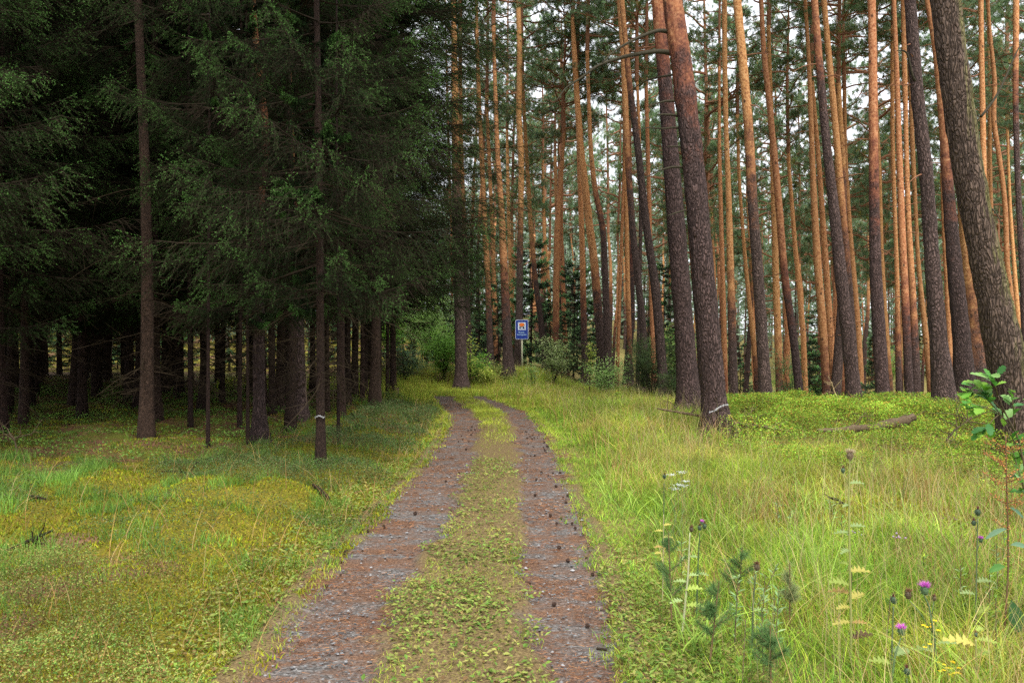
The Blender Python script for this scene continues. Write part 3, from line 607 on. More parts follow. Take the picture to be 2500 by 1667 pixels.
tp([(1595, 860, 12), (1590, 700, 12), (1586, 560, 11), (1583, 440, 10), (1578, 250, 9)], 36.0, 1.2, 'light orange pine beside the dark slanting one', crown=0, crown_z=14)
tp([(1199, 915, 16), (1195, 800, 15), (1190, 660, 14), (1183, 550, 14), (1178, 430, 12), (1173, 327, 11), (1167, 180, 10), (1164, 60, 8)], 38.0, 3.9, 'orange pine between the grey path-bend pine and the pale one', crown=1)
tp([(1242, 925, 26), (1239, 840, 23), (1234, 732, 21), (1229, 620, 19), (1224, 509, 15), (1214, 364, 12), (1209, 218, 10), (1206, 120, 8)], 34.0, 4.2, 'broad pale orange pine left of the blue sign', crown=2)
tp([(1212, 915, 12), (1208, 760, 11), (1202, 560, 10), (1196, 430, 9), (1190, 290, 8)], 42.0, 1.0, 'thin orange pine hugging the broad pale one', crown=3, crown_z=15)
tp([(1126, 912, 30), (1124, 800, 27), (1120, 690, 26), (1117, 580, 23), (1113, 400, 20), (1110, 200, 17)], 32.0, 9.5, 'stout grey pine at the bend of the path', sides=22, crown=4)
tp([(1146, 905, 15), (1143, 780, 14), (1138, 660, 13), (1132, 520, 11)], 38.0, 8.0, 'grey pine half behind the stout one at the bend', crown=5)
tp([(1255, 900, 10), (1250, 760, 10), (1242, 560, 9), (1238, 327, 7)], 50.0, 1.0, 'thin pale pine left of the crooked one', crown=6, crown_z=15)
tp([(1346, 850, 9), (1342, 740, 9), (1336, 640, 8), (1328, 560, 8), (1326, 440, 6)], 52.0, 1.5, 'thin pale pine right of the leaning one', crown=7, crown_z=14)

# random pines farther off
rngf = np.random.default_rng(41)
used = [(float(r_.location.x), float(r_.location.y)) for r_, _, _ in TP]
npx = 0; tries = 0
while npx < 140 and tries < 20000:
    tries += 1
    y = rngf.uniform(31, 128) if npx > 36 else rngf.uniform(31, 66); a = rngf.uniform(-0.10, 0.70) if (npx % 7 or npx <= 36) else rngf.uniform(-0.65, -0.08)
    if a < 0.12 and y < 46: continue
    if a < -0.08 and y < 62: continue
    x = a * y
    if 0.13 < a < 0.36 and y < 50 and rngf.random() < 0.55: continue
    if min(math.hypot(x - u, y - v) for u, v in used) < 1.9: continue
    used.append((x, y)); sc = rngf.uniform(0.85, 1.15) * (1.0 if y > 50 else 1.0)
    zb = float(gz(x, y)); rz = rngf.uniform(0, 6.28)
    gname = 'pines standing far back in the forest'
    root = empty('pine_tree', (x, y, zb), 'slender orange-stemmed pine far back among many others in the forest', 'pine tree', gname, rz, sc)
    root.rotation_euler = (rngf.normal() * 0.022, rngf.normal() * 0.022, rz)
    tr = ob('trunk', RT[npx % 6], root); tr['bark_z'] = float(rngf.uniform(2.5, 12.0))
    th_ = rngf.uniform(.6, 1.25)
    k = int(rngf.integers(8)); zc = 15.0 - rngf.uniform(0, 8.0) * (y > 42)
    lm, fm = CROWNS[k]; cs = rngf.uniform(0.85, 1.25)
    tr.scale = (th_, th_, (zc + .4) / 15); cz_ = rngf.uniform(0, 6.28); cv = (cs, cs, cs * (1 + (15 - zc) * .08)); ob('limbs', lm, root, (0, 0, zc), cz_, cv); ob('crown', fm, root, (0, 0, zc), cz_, cv)
    if y < 75: ob('dead_branches', RS[npx % 4], root, (0, 0, 0), 0, (1, 1, (zc + .4) / 15))
    npx += 1

# branches of the two verge pines, traced
def branch(parent_root, pts, d, r0, r1, mat, name='branch', dy=0.0):
    P = np.array([W(px, py, d + dy * k / (len(pts) - 1)) for k, (px, py) in enumerate(pts)])
    t = np.linspace(0, 1, len(P)); tt = np.linspace(0, 1, len(P) * 4)
    Q = np.stack([np.interp(tt, t, P[:, k]) for k in range(3)], 1)
    for _ in range(2): Q[1:-1] = (Q[:-2] + Q[1:-1] * 2 + Q[2:]) / 4
    Q = Q - np.array(parent_root.location)
    mb = MB(); mb.add(*tube(Q, np.linspace(r0, r1, len(Q)), 7))
    return ob(name, mb.mesh(name, [mat], True), parent_root)
MOSSTWIG = mat_plain('mossy_dead_limb', (0.036, 0.031, 0.018), 0.9, 0.2, noise=0.45, nscale=30)
rB = tB[0]
branch(rB, [(1630, 78), (1610, 75), (1585, 81), (1543, 100), (1500, 124), (1471, 153)], 14.4, 0.040, 0.012, MOSSTWIG, dy=-1.0)
branch(rB, [(1637, 130), (1612, 126), (1585, 128), (1534, 137), (1500, 146), (1456, 162), (1416, 193), (1380, 215), (1358, 247)], 14.4, 0.048, 0.008, MOSSTWIG, dy=-1.2)
branch(rB, [(1640, 184), (1600, 190), (1568, 201), (1534, 226)], 14.4, 0.022, 0.006, MOSSTWIG, dy=.5)
branch(rB, [(1656, 247), (1625, 247), (1600, 254), (1581, 261)], 14.4, 0.026, 0.006, MOSSTWIG, dy=-.5)
branch(rB, [(1660, 284), (1640, 281), (1620, 280), (1605, 281)], 14.4, 0.028, 0.012, MOSSTWIG, dy=-.4)
branch(rB, [(1664, 313), (1640, 312), (1617, 315), (1580, 312), (1543, 321)], 14.4, 0.022, 0.005, MOSSTWIG, dy=-.4)
branch(rB, [(1668, 360), (1650, 358), (1628, 358)], 14.4, 0.020, 0.007, MOSSTWIG, dy=-.3)
branch(rB, [(1672, 409), (1640, 408), (1610, 416), (1571, 436)], 14.4, 0.026, 0.008, MOSSTWIG, dy=-.4)
branch(rB, [(1684, 516), (1670, 514), (1650, 520), (1629, 527)], 14.4, 0.024, 0.008, MOSSTWIG, dy=-.3)
branch(rB, [(1684, 209), (1698, 200), (1713, 188), (1740, 184), (1752, 181)], 14.4, 0.022, 0.006, MOSSTWIG, dy=.5)
rP = tP[0]
branch(rP, [(2395, 285), (2430, 240), (2455, 190), (2480, 130), (2500, 95)], 11.9, 0.020, 0.007, MOSSTWIG, dy=.8)
branch(rP, [(2415, 505), (2432, 520), (2445, 545)], 11.6, 0.014, 0.006, MOSSTWIG, dy=-.2)
rN = tN_[0]
branch(rN, [(2240, 205), (2228, 190), (2215, 128), (2200, 123), (2190, 125)], 17.0, 0.03, 0.010, MOSSTWIG, dy=-.3)
branch(rN, [(2245, 10), (2258, 13), (2240, -8)], 17.0, 0.03, 0.012, MOSSTWIG)

# painted marks: thin bands that follow the bark
WHITE = mat_plain('white_marking_paint', (0.34, 0.34, 0.34), 0.8, 0.3, noise=0.35, nscale=60)
def paint(tree, segs, wid, name='paint_mark'):
    """segs: (px, py) along the visible side of the stem; the mark is laid on the surface of the stem"""
    root, P, r = tree; b = np.array(root.location); V = []; T = []
    m = 40; t = np.linspace(0, 1, len(segs)); tt = np.linspace(0, 1, m); d = b[1]
    px = np.interp(tt, t, [s_[0] for s_ in segs]); py = np.interp(tt, t, [s_[1] for s_ in segs])
    g = np.random.default_rng(5); k = 0
    for i_ in range(m):
        p = W(px[i_], py[i_], d); z = p[2] - b[2]; cx_ = np.interp(z, P[:, 2], P[:, 0]) + b[0]; rr_ = np.interp(z, P[:, 2], r) + 0.018
        s_ = np.clip((p[0] - cx_) / rr_, -0.98, 0.98); yy = d - rr_ * math.sqrt(1 - s_ * s_); xx = cx_ + s_ * rr_
        w_ = wid * g.uniform(0.35, 1.25)
        for dz in (-w_ / 2, w_ / 2): V.append([xx - b[0], yy - b[1], p[2] + dz - b[2]])
        for dz in (-w_ / 2, w_ / 2): V.append([xx - b[0], yy + 0.02 - b[1], p[2] + dz - b[2]])
    for i_ in range(m - 1):
        if g.random() < 0.2: continue
        a = 4 * i_; T += [[a, a + 4, a + 5], [a, a + 5, a + 1], [a + 1, a + 5, a + 7], [a + 1, a + 7, a + 3]]
    mb = MB(); mb.add(V, T); o = ob(name, mb.mesh(name, [WHITE]), root); o['label'] = 'broken line of white forestry paint'
    return o
paint(tB, [(1724, 1004), (1735, 1000), (1747, 991), (1760, 986), (1772, 986)], 0.030)

# ------------------------------------------------------------------ spruces
SPG = np.array([0.006, 0.017, 0.006]); SPT = np.array([0.092, 0.205, 0.045]); SPB = np.array([0.030, 0.026, 0.012])  # inner needles near-black to deepen the crown's shade; tips paler as new growth
def bough(Lb, g, fine=True, hang=1.0):
    """one spruce bough along +X: returns stick arrays and needle arrays"""
    n = 9; s = np.linspace(0, Lb, n)
    ax = np.stack([s, 0.12 * np.sin(s * 1.5 + g.uniform(0, 6)), -0.42 * s + 0.13 * s ** 2 * (2.2 / Lb)], 1)
    SA = [ax[:-1]]; SB = [ax[1:]]; r = [np.linspace(0.020, 0.006, n - 1)]
    NP, ND, NC, NL = [], [], [], []
    step = 0.075 if fine else 0.16
    ss = np.arange(0.22 * Lb, Lb, step); ss = np.concatenate([ss, ss + step * .5])
    sd_ = np.where(np.arange(len(ss)) % 2, 1, -1) * np.where(g.random(len(ss)) < .08, -1, 1)
    base = np.stack([np.interp(ss, s, ax[:, k]) for k in range(3)], 1)
    f = ss / Lb
    tl = (0.22 + 0.62 * (1 - f) ** 0.7) * np.minimum(1, f / 0.4 + .3) * g.uniform(0.6, 1.15, len(ss)) * (Lb / 2.2) ** .6
    dirs = np.stack([0.75 + 0 * f, sd_ * (0.75 - 0.3 * f), -0.25 * hang - 0.55 * hang * g.random(len(ss))], 1); dirs = nrm(dirs + g.normal(size=dirs.shape) * 0.16)
    m1 = base + dirs * tl[:, None] * .5 + [0, 0, 0.02]; m2 = base + dirs * tl[:, None] + np.stack([0 * tl, 0 * tl, -0.18 * hang * tl], 1)
    SA += [base, m1]; SB += [m1, m2]; r += [np.full(len(ss), .004), np.full(len(ss), .003)]
    sh = [(base, m1, 0.2), (m1, m2, 0.75)]
    # side shoots
    k = 4 if fine else 2
    for q in range(k):
        t = g.uniform(0.25, 0.95, len(ss))[:, None]; A = np.where(t < .5, lerp(base, m1, t * 2), lerp(m1, m2, t * 2 - 1))
        D = nrm(dirs + g.normal(size=dirs.shape) * [0.5, 0.5, 0.35] + [0.1, 0, -0.1 * hang]); B = A + D * (g.uniform(0.08, 0.2, len(ss)) * (1.1 - .3 * f))[:, None]
        sh.append((A, B, 1.0)); SA.append(A); SB.append(B); r.append(np.full(len(ss), .003))
    sh.append((ax[-2:-1], ax[-1:] + [0.12, 0, 0.05], 1.0))
    dens = 66 if fine else 30
    for A, B, tip in sh:
        ln = np.linalg.norm(B - A, axis=1); cnt = np.maximum(2, (ln * dens * (1 if tip > .5 else .55)).astype(int)); idx = np.repeat(np.arange(len(A)), cnt); t = g.random(len(idx))[:, None]
        p = lerp(A[idx], B[idx], t); d = nrm(B[idx] - A[idx]); e = nrm(g.normal(size=d.shape)); NP.append(p); ND.append(nrm(d * 0.75 + e * 0.8 + [0, 0, 0.12]))
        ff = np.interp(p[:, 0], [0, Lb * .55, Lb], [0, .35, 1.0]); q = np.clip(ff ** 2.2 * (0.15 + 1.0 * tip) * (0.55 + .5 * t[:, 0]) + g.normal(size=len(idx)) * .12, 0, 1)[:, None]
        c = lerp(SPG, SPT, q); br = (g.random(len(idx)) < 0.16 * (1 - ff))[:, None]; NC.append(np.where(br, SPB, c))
        NL.append(np.full(len(idx), (0.027 if tip > .9 else .022) if fine else 0.07) * g.uniform(.7, 1.2, len(idx)))
    return (np.concatenate(SA), np.concatenate(SB), np.concatenate(r)), (np.concatenate(NP), np.concatenate(ND), np.concatenate(NL), np.concatenate(NC))
gB = np.random.default_rng(11)
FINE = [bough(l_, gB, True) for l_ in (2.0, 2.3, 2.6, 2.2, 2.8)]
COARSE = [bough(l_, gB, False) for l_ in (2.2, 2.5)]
def xf(P, c, s, x, z, pitch, sc):
    P = P * sc; x2 = P[:, 0] * math.cos(pitch) - P[:, 2] * math.sin(pitch); z2 = P[:, 0] * math.sin(pitch) + P[:, 2] * math.cos(pitch)
    return np.stack([x2 * c - P[:, 1] * s, x2 * s + P[:, 1] * c, z2 + z], 1)
def spruce_crown(z0, H, Rmax, seed, zfine=8.5, step=0.42, nper=4.4, rag=0.35, bright=1.0, nw=.03):
    g = np.random.default_rng(seed); tw, nd = MB(), MB(); z = z0
    while z < H - 0.3:
        t = (z - z0) / (H - z0); Rl = Rmax * (1 - t) ** 0.85 * min(1, 0.55 + (z - z0) / 2.0) + 0.25
        for b in range(int(nper + g.random())):
            a = g.uniform(0, 6.283); Lw = Rl * g.uniform(1 - rag, 1.12); fine = z < zfine
            (SA, SB, r), (NP, ND, NL, NC) = (FINE[g.integers(5)] if fine else COARSE[g.integers(2)])
            sc = Lw / SA[:, 0].max() ; sc = max(0.25, sc); c, s = math.cos(a), math.sin(a); pt = R(g.uniform(-8, 14) + 28 * t)
            zz_ = z + g.uniform(-.2, .2)
            keepf = g.random() < 0.9
            V, T = sticks(xf(SA, c, s, 0, zz_, pt, sc), xf(SB, c, s, 0, zz_, pt, sc), r * .9, r * .7); tw.add(V, T)
            if not keepf: continue
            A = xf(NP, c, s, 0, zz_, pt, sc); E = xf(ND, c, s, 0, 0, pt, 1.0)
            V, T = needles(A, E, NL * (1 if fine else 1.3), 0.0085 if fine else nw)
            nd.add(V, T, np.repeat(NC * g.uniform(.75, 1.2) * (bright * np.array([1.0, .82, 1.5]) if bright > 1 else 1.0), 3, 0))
        z += step * g.uniform(.8, 1.2)
    return tw.mesh('spruce_twigs', [TWIG]), nd.mesh('spruce_crown', [NEEDLE])
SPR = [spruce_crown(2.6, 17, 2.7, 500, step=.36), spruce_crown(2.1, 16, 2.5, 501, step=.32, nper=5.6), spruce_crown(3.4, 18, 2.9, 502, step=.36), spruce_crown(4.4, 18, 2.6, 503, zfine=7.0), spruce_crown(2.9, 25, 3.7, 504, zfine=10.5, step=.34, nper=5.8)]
YSP = [spruce_crown(0.4, 5.5, 1.5, 510, zfine=99, step=.28, nper=5, bright=3.6), spruce_crown(0.3, 4.0, 1.2, 511, zfine=99, step=.25, nper=5, bright=3.8)]  # bright pales and blues these needles in place of distance haze
def spruce_trunk(ht, r0, seed, sides=16):
    g = np.random.default_rng(seed); z = np.linspace(-.25, ht, 44); r = r0 * (1 - .9 * np.clip(z / ht, 0, 1) ** .8) * (1 + .4 * np.exp(-np.clip(z, 0, 9) / .3)) * (1 + .015 * g.normal(size=44))
    P = np.stack([.05 * np.sin(z * .5 + seed), .05 * np.cos(z * .4 + seed) - .05 * math.cos(seed), z], 1); mb = MB(); mb.add(*tube(P, r, sides)); return mb.mesh('spruce_trunk', [SPBARK], True)
STR = [spruce_trunk(16, 0.11, k) for k in range(3)] + [spruce_trunk(16, 0.15, k + 5) for k in range(3)]
def dead_twigs(seed, n=46, z0=.7, z1=4.6, lmax=1.5, r=.1):
    g = np.random.default_rng(seed); mb = MB()
    for k in range(n):
        z = g.uniform(z0, z1); a = g.uniform(0, 6.28); l_ = lmax * g.uniform(.1, 1) ** 1.5; tt = np.linspace(0, 1, 7)
        aa = a + g.uniform(-.5, .5) * tt
        P = np.stack([np.cos(aa) * (.01 + (r + l_) * tt), np.sin(aa) * (.01 + (r + l_) * tt), z - l_ * (.15 * tt + g.uniform(0, .45) * tt ** 2)], 1)
        mb.add(*sticks(P[:-1], P[1:], np.linspace(.008, .004, 6), np.linspace(.0075, .003, 6)))
        m = int(10 * l_) + 2; t = g.uniform(.2, 1, m); A = np.stack([np.interp(t, tt, P[:, q]) for q in range(3)], 1); B = A + nrm(g.normal(size=(m, 3)) * [1, 1, .6] + [0, 0, -.3]) * g.uniform(.08, .4, (m, 1)) * min(1, l_ + .3)
        mb.add(*sticks(A, B, .003, .0012))
    mb.add(*sticks(np.array([[0, 0, z0 - .1]]), np.array([[0, 0, z1 + .1]]), .01, .01)); return mb.mesh('dead_twigs', [DEADTW])  # unseen core inside the trunk, added only to connect the twigs
DEADTW = mat_plain('dead_spruce_twigs', (0.038, 0.028, 0.017), 0.95, 0.05)
DTW = [dead_twigs(900 + k) for k in range(4)]

def spruce(px, py, d, w, label, var=0, lean=(0, 0), crown=True, group=None, zs=1.0, zoff=0.0, deadv=None, rot=None, rs=1.0):
    x = (px - CX) / F * d; zb = float(gz(x, d)); r_ = w / F * d / 2
    root = empty('spruce_tree', (x, d, zb), label, 'spruce tree', group, 0); root.rotation_euler = (R(lean[1]), R(lean[0]), 0)
    base = 0.11 if r_ < .13 else .15; t_ = STR[(var * 7 + int(px)) % 3 + (0 if r_ < .13 else 3)]
    g = np.random.default_rng(int(abs(px) * 3 + d * 10)); rz = g.uniform(0, 6.28) if rot is None else rot
    tr = ob('trunk', t_, root, (0, 0, 0), rz, (r_ / base, r_ / base, 1)); tr['bark_z'] = 40.0
    if var == 4: tr.scale.z = 1.5
    if crown:
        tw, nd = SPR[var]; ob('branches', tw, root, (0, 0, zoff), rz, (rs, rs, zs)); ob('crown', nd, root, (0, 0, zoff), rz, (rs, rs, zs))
    if deadv is None or deadv: ob('dead_twigs', DTW[int(d * 7) % 4], root, (0, 0, 0), rz + 1)
    return root
S = spruce
S(357, 1095, 13.2, 35, 'straight bare spruce trunk standing alone in the dark stand, pale patch at its foot', 3, (-0.8, 0), zoff=1.7)
S(3, 1080, 13.6, 30, 'spruce trunk cut by the frame edge with pale lichen at its foot', 0, rs=1.0)
S(508, 1118, 12.0, 9, 'thin spruce pole nearest right of the alone-standing straight trunk', 2, deadv=False, zoff=.6, rs=.6)
S(605, 1112, 12.4, 8, 'thinnest lichen-covered spruce pole in front of the reddish cracked trunk', 1, zoff=-.1, rs=.8)
S(465, 1070, 15.5, 12, 'slim dark spruce pole deep in shade behind the two thin poles', 1, crown=False)
S(585, 1085, 14.5, 11, 'slim dark spruce pole just left of the reddish cracked trunk', 0, crown=False)
S(709, 1070, 15.0, 26, 'dark round spruce trunk left of the paint-ringed one', 2, zoff=.6)
tS = S(783, 1163, 10.6, 23, 'lone light-brown spruce trunk ringed with white paint at the stand edge', 1, (-0.9, 0), zoff=.1, rs=.85)
S(665, 1045, 17.0, 18, 'dark spruce trunk in the gap between the reddish and the round one', 0, zoff=.4)
S(825, 1092, 13.0, 8, 'thin spruce pole right of the paint-ringed trunk', 1, crown=False)
S(802, 1010, 18.0, 12, 'slim brown spruce trunk behind the paint-ringed one', 0, rs=.9)
S(852, 1000, 20.5, 18, 'spruce trunk with a pale scar and mossy foot', 4, zoff=.3, rs=1.08)
S(884, 990, 22.0, 11, 'left one of a close pair of mid-sized spruce trunks by the path side', 4, rs=1.1)
S(895, 985, 23.0, 13, 'right one of a close pair of mid-sized spruce trunks by the path side', 0)
S(916, 1017, 19.2, 28, 'sturdy knobbly spruce trunk nearest the path edge', 4, zoff=.2, rs=1.12)
S(946, 985, 23.2, 9, 'left one of the twin dark spruce stems by the grey stump', 4, rs=1.25)
S(957, 983, 23.6, 9, 'right one of the twin dark spruce stems by the grey stump', 0, rs=1.0)
S(961, 0, 27.2, 16, 'tall spruce behind the twin stems with boughs reaching over the grey bend pine', 4, zoff=1.5, rs=1.08)
S(205, 1045, 17.5, 24, 'dark spruce trunk faint in the shade left of the straight bare one', 1)
S(320, 990, 22.0, 24, 'black spruce trunk silhouetted directly left of the straight bare one', 0)
S(402, 972, 26.0, 22, 'spruce trunk against the lit gap right of the straight bare one', 2)
S(440, 962, 28.0, 18, 'smaller spruce trunk against the lit gap, two right of the straight bare one', 1)
S(545, 1010, 21.0, 14, 'spruce trunk in deep shade between the thin poles', 0)
for px_, d_, r_s in ((868, 25.5, .9), (925, 28.0, .9), (835, 17.0, .72), (790, 22.5, .9), (905, 33.0, .8)):
    S(px_, 0, d_, 18, 'shaded spruce in the second row behind the path-side trees', 4, group='second-row spruces along the path', rs=r_s, zoff=.3)
# a pine growing among the spruces
tQ = traced_pine([(632, 1112, 33), (630, 1000, 28), (630, 850, 27), (632, 600, 24), (636, 450, 22), (641, 425, 21), (652, 380, 20), (655, 340, 19), (648, 290, 18), (640, 220, 17), (634, 160, 16), (625, 80, 15), (618, 0, 14)], 13.0, 4.8, 'reddish pine with cracked bark and a crooked orange stem among the spruces', crown=3, snag=0, sides=30, rough=.015)
traced_pine([(735, 1055, 27), (733, 950, 26), (728, 700, 23), (712, 400, 20), (705, 180, 17), (702, 60, 15)], 16.5, 5.0, 'ridged dark pine trunk close behind the round spruce trunk', crown=4, snag=0)
traced_pine([(700, 1000, 14), (704, 500, 14), (703, 150, 13), (703, 0, 12)], 24.0, 5.0, 'orange pine stem showing high between the left spruces', crown=5, snag=0)
paint_pts = [(770, 1016), (776, 1019), (783, 1014), (793, 1016)]
rs_ = tS; zt = 1.7 + (HY - 1016) / F * 10.6 - rs_.location.z
mb = MB(); g = np.random.default_rng(3)
aa = np.linspace(-2.9, 0.1, 40); rr_ = 23 / F * 10.6 / 2 * (1 + .4 * math.exp(-zt / .3)) * (1 - .9 * (zt / 16) ** .8) + .006
hh_ = zt + .012 * np.sin(aa * 3) + g.normal(size=40) * .004; ww = .008 * g.uniform(.5, 1.8, 40)
Vp = np.concatenate([np.stack([rr_ * np.cos(aa), rr_ * np.sin(aa), hh_ - ww], 1), np.stack([rr_ * np.cos(aa), rr_ * np.sin(aa), hh_ + ww], 1)]); k = np.arange(39)
mb.add(Vp, np.concatenate([np.stack([k, k + 1, k + 41], 1), np.stack([k, k + 41, k + 40], 1)]))
ob('paint_mark', mb.mesh('paint_ring', [WHITE]), rs_)['label'] = 'ragged thin ring of white paint'
# the rest of the spruce stand
rs = np.random.default_rng(77); pos = [(o.location.x, o.location.y) for o in COL.objects if o.name.startswith(('spruce_tree',)) or (o.name.startswith('pine_tree') and o.location.x < -1.5)]
cnt = 0; tries = 0
while cnt < 125 and tries < 9000:
    tries += 1
    y = rs.uniform(12.0, 48); x = rs.uniform(-0.80 * y - 3, -2.2)
    lim = float(ex(E_LL, y)) - (2.3 if y < 28 else 4.5)
    if y > 28: lim = min(lim, -6.5 - (y - 28) * 0.75)
    if x > lim: continue
    pxx = CX + x / y * F
    if y < 15.5 and pxx > -60 : continue
    if min(math.hypot(x - u, y - v) for u, v in pos) < 1.55: continue
    pos.append((x, y))
    S(pxx, 0, y, 2 * F * rs.uniform(.075, .16) / y, 'dark spruce lost in the shade of the dense left-hand stand', int(rs.choice([0, 1, 2, 4])), (rs.normal() * .8, rs.normal() * .8), group='spruces crowded in the dark stand', rs=rs.uniform(.8, 1.1), zoff=rs.uniform(-.2, .9))
    cnt += 1
# edge trees whose branches hang over the near side
for k_, (px_, d_, v_, z_, lab) in enumerate([(-120, 12.2, 0, -.5, 'spruce just out of frame whose boughs hang in from the frame edge'), (-330, 9.6, 1, .5, 'outer spruce of the stand beyond the frame edge'), (-560, 8.0, 2, .3, 'outermost spruce of the stand beyond the frame edge')]):
    S(px_, 0, d_, 34, lab, v_, zoff=z_)
# young spruces under the pines
YT = spruce_trunk(5.2, .05, 3, 8)
ygroup = 'young spruces under the far pines'
def young(px, d, h, lab, group=None, v=0):
    x = (px - CX) / F * d; root = empty('young_spruce', (x, d, float(gz(x, d))), lab, 'young spruce', group, random.uniform(0, 6), h / (5.5 if v == 0 else 4.0))
    ob('trunk', YT, root, sc=(1, 1, 1 if v == 0 else .74))['bark_z'] = 40.0; tw, nd = YSP[v]; ob('branches', tw, root); ob('crown', nd, root); return root
young(1170, 43, 6.5, 'tall dark young spruce behind the orange pines left of the sign')
young(1218, 39, 4.5, 'short young spruce between the pines left of the sign', v=1)
young(1400, 41, 6.5, 'bushy young spruce left of the golden orange pine')
young(1345, 47, 5.5, 'young spruce far back right of the leaning pine')
young(1455, 46, 5.0, 'young spruce filling the gap behind the golden orange pine')
young(1620, 46, 7.5, 'young spruce left of the two thick pines', v=0)
young(1085, 46, 6.5, 'dark young spruce over the green bushes at the bend')
young(1030, 52, 7.0, 'dark young spruce farthest left at the bend')
young(2125, 32, 3.6, 'small young conifer in front of the upright mound pine', v=1)
young(1808, 33, 3.2, 'small young conifer between trunks left on the mound', v=1)
for k_ in range(16):
    young(-60 + k_ * 58 + rs.uniform(-20, 20), rs.uniform(50, 60), rs.uniform(3.5, 6), 'young spruce closing the view behind the dark stand', 'young spruces behind the dark stand', k_ % 2)
for k_ in range(46):
    d_ = rs.uniform(48, 110); px_ = rs.uniform(900, 2650)
    if k_ % 5 == 0: px_ = rs.uniform(-100, 900)
    young(px_, d_, rs.uniform(3.5, 9.5), 'dark young spruce under the far pines', ygroup, int(k_ % 2))

# ------------------------------------------------------------------ bushes and saplings
def bush(name, px, d, w, h, n, leaf, cols, label, cat, group=None, stems=7, up=0.0, flat_=0.55, seed=None, gap=0.30, stemmat=None, zb=None, dep=None):
    g = np.random.default_rng(seed if seed is not None else int(px + d * 13)); x = (px - CX) / F * d; z0 = float(gz(x, d)) if zb is None else zb
    root = empty(name, (x, d, z0), label, cat, group)
    mb = MB(); st = MB(); cl = []; dep = dep or w
    for k in range(stems):
        a = g.uniform(0, 6.28); e = np.array([math.cos(a) * w * .42 * g.uniform(.2, 1), math.sin(a) * dep * .42 * g.uniform(.2, 1), h * g.uniform(.6, 1)])
        tt = np.linspace(0, 1, 8)[:, None]; P = e * tt * [1, 1, 0] + np.array([0, 0, 1.]) * e[2] * tt ** .8 + g.normal(size=(8, 3)) * .02
        st.add(*tube(P, np.linspace(.012, .003, 8) * (h / 1.5) ** .5, 4))
        m = int(6 + 5 * h); t = g.uniform(.2, 1, m); A = np.stack([np.interp(t, tt[:, 0], P[:, q]) for q in range(3)], 1)
        B = A + nrm(g.normal(size=(m, 3)) * [1, 1, .4] + [0, 0, .35]) * g.uniform(.12, .38, (m, 1)) * (w * .9)
        st.add(*sticks(A, B, .004, .0015)); cl += [A + (B - A) * g.uniform(.3, 1.05, (m, 1)) for _ in range(3)]
    C = np.concatenate(cl); C = C[C[:, 2] > gap * h * .3]
    i_ = g.integers(0, len(C), n); P = C[i_] + g.normal(size=(n, 3)) * leaf * 1.6 * [1, 1, .7]; P[:, 2] = np.maximum(P[:, 2], .02)
    D = nrm(g.normal(size=(n, 3)) * [1, 1, .5] + [0, 0, up]); Nn = nrm(g.normal(size=(n, 3)) * flat_ + [0, 0, 1])
    global rng; keep = rng; rng = g
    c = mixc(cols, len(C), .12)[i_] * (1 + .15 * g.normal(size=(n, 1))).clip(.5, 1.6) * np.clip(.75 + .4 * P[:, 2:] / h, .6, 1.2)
    V, T = leaves(P, D, Nn, leaf * g.uniform(.7, 1.25, n), leaf * .62); mb.add(V, T, np.repeat(c, 4, 0)); rng = keep
    ob('stems', st.mesh('bush_stems', [stemmat or TWIG]), root); ob('leaves', mb.mesh('bush_leaves', [BUSHM]), root)
    return root
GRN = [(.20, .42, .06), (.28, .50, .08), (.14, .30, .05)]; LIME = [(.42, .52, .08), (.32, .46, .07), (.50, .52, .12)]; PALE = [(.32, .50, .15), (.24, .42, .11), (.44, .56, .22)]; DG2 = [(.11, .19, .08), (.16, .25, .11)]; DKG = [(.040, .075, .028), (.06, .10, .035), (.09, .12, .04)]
bush('beech_shrub', 1085, 34, 2.3, 2.4, 5200, .075, GRN, 'bushy green beech shrub just left of the stout grey pine', 'shrub', stems=12)
bush('beech_shrub', 1040, 37, 2.6, 3.8, 6500, .08, PALE, 'tall pale-leaved birch thicket behind the beech shrub at the bend', 'shrub', stems=12)
bush('beech_shrub', 985, 33, 2.2, 1.5, 3600, .07, [(.10, .17, .09), (.13, .21, .10)], 'low blue-green bush at the end of the spruce stand', 'shrub', stems=9)
bush('birch_shrub', 1010, 42, 3.0, 6.5, 6500, .085, PALE, 'loose light birch behind the spruce branches at the bend', 'shrub', stems=9)
bush('birch_shrub', 950, 36, 2.6, 3.2, 4200, .08, GRN, 'mid-green bush glimpsed between the last spruce stems', 'shrub', stems=9)
bush('maple_sapling', 1198, 33, .75, .75, 420, .10, LIME, 'small bright lime-green sapling at the foot of the orange pines', 'sapling', stems=3, flat_=.2)
bush('maple_sapling', 1160, 33.5, 1.3, 1.25, 800, .10, GRN, 'leafy green sapling right of the stout grey pine foot', 'sapling', stems=4)
bush('maple_sapling', 1148, 32.5, .8, 2.9, 260, .10, LIME, 'wispy yellow-green sapling climbing beside the stout grey pine', 'sapling', stems=3)
bush('birch_sapling', 1352, 33, 1.7, 2.1, 1500, .075, [(.30, .38, .14), (.22, .31, .10), (.4, .46, .22)], 'pale sunlit birch sapling right of the sign post', 'sapling', stems=8)
bush('birch_sapling', 1300, 31, .7, 1.2, 300, .07, PALE, 'tiny pale sapling touching the sign post', 'sapling', stems=4)
bush('birch_sapling', 1475, 31, 2.2, 1.7, 1700, .075, PALE, 'spreading pale-green sapling below the golden orange pine', 'sapling', stems=9)
bush('birch_sapling', 1440, 32, .5, 2.2, 300, .075, LIME, 'slim yellow-green sapling in front of the purple pine foot', 'sapling', stems=3)
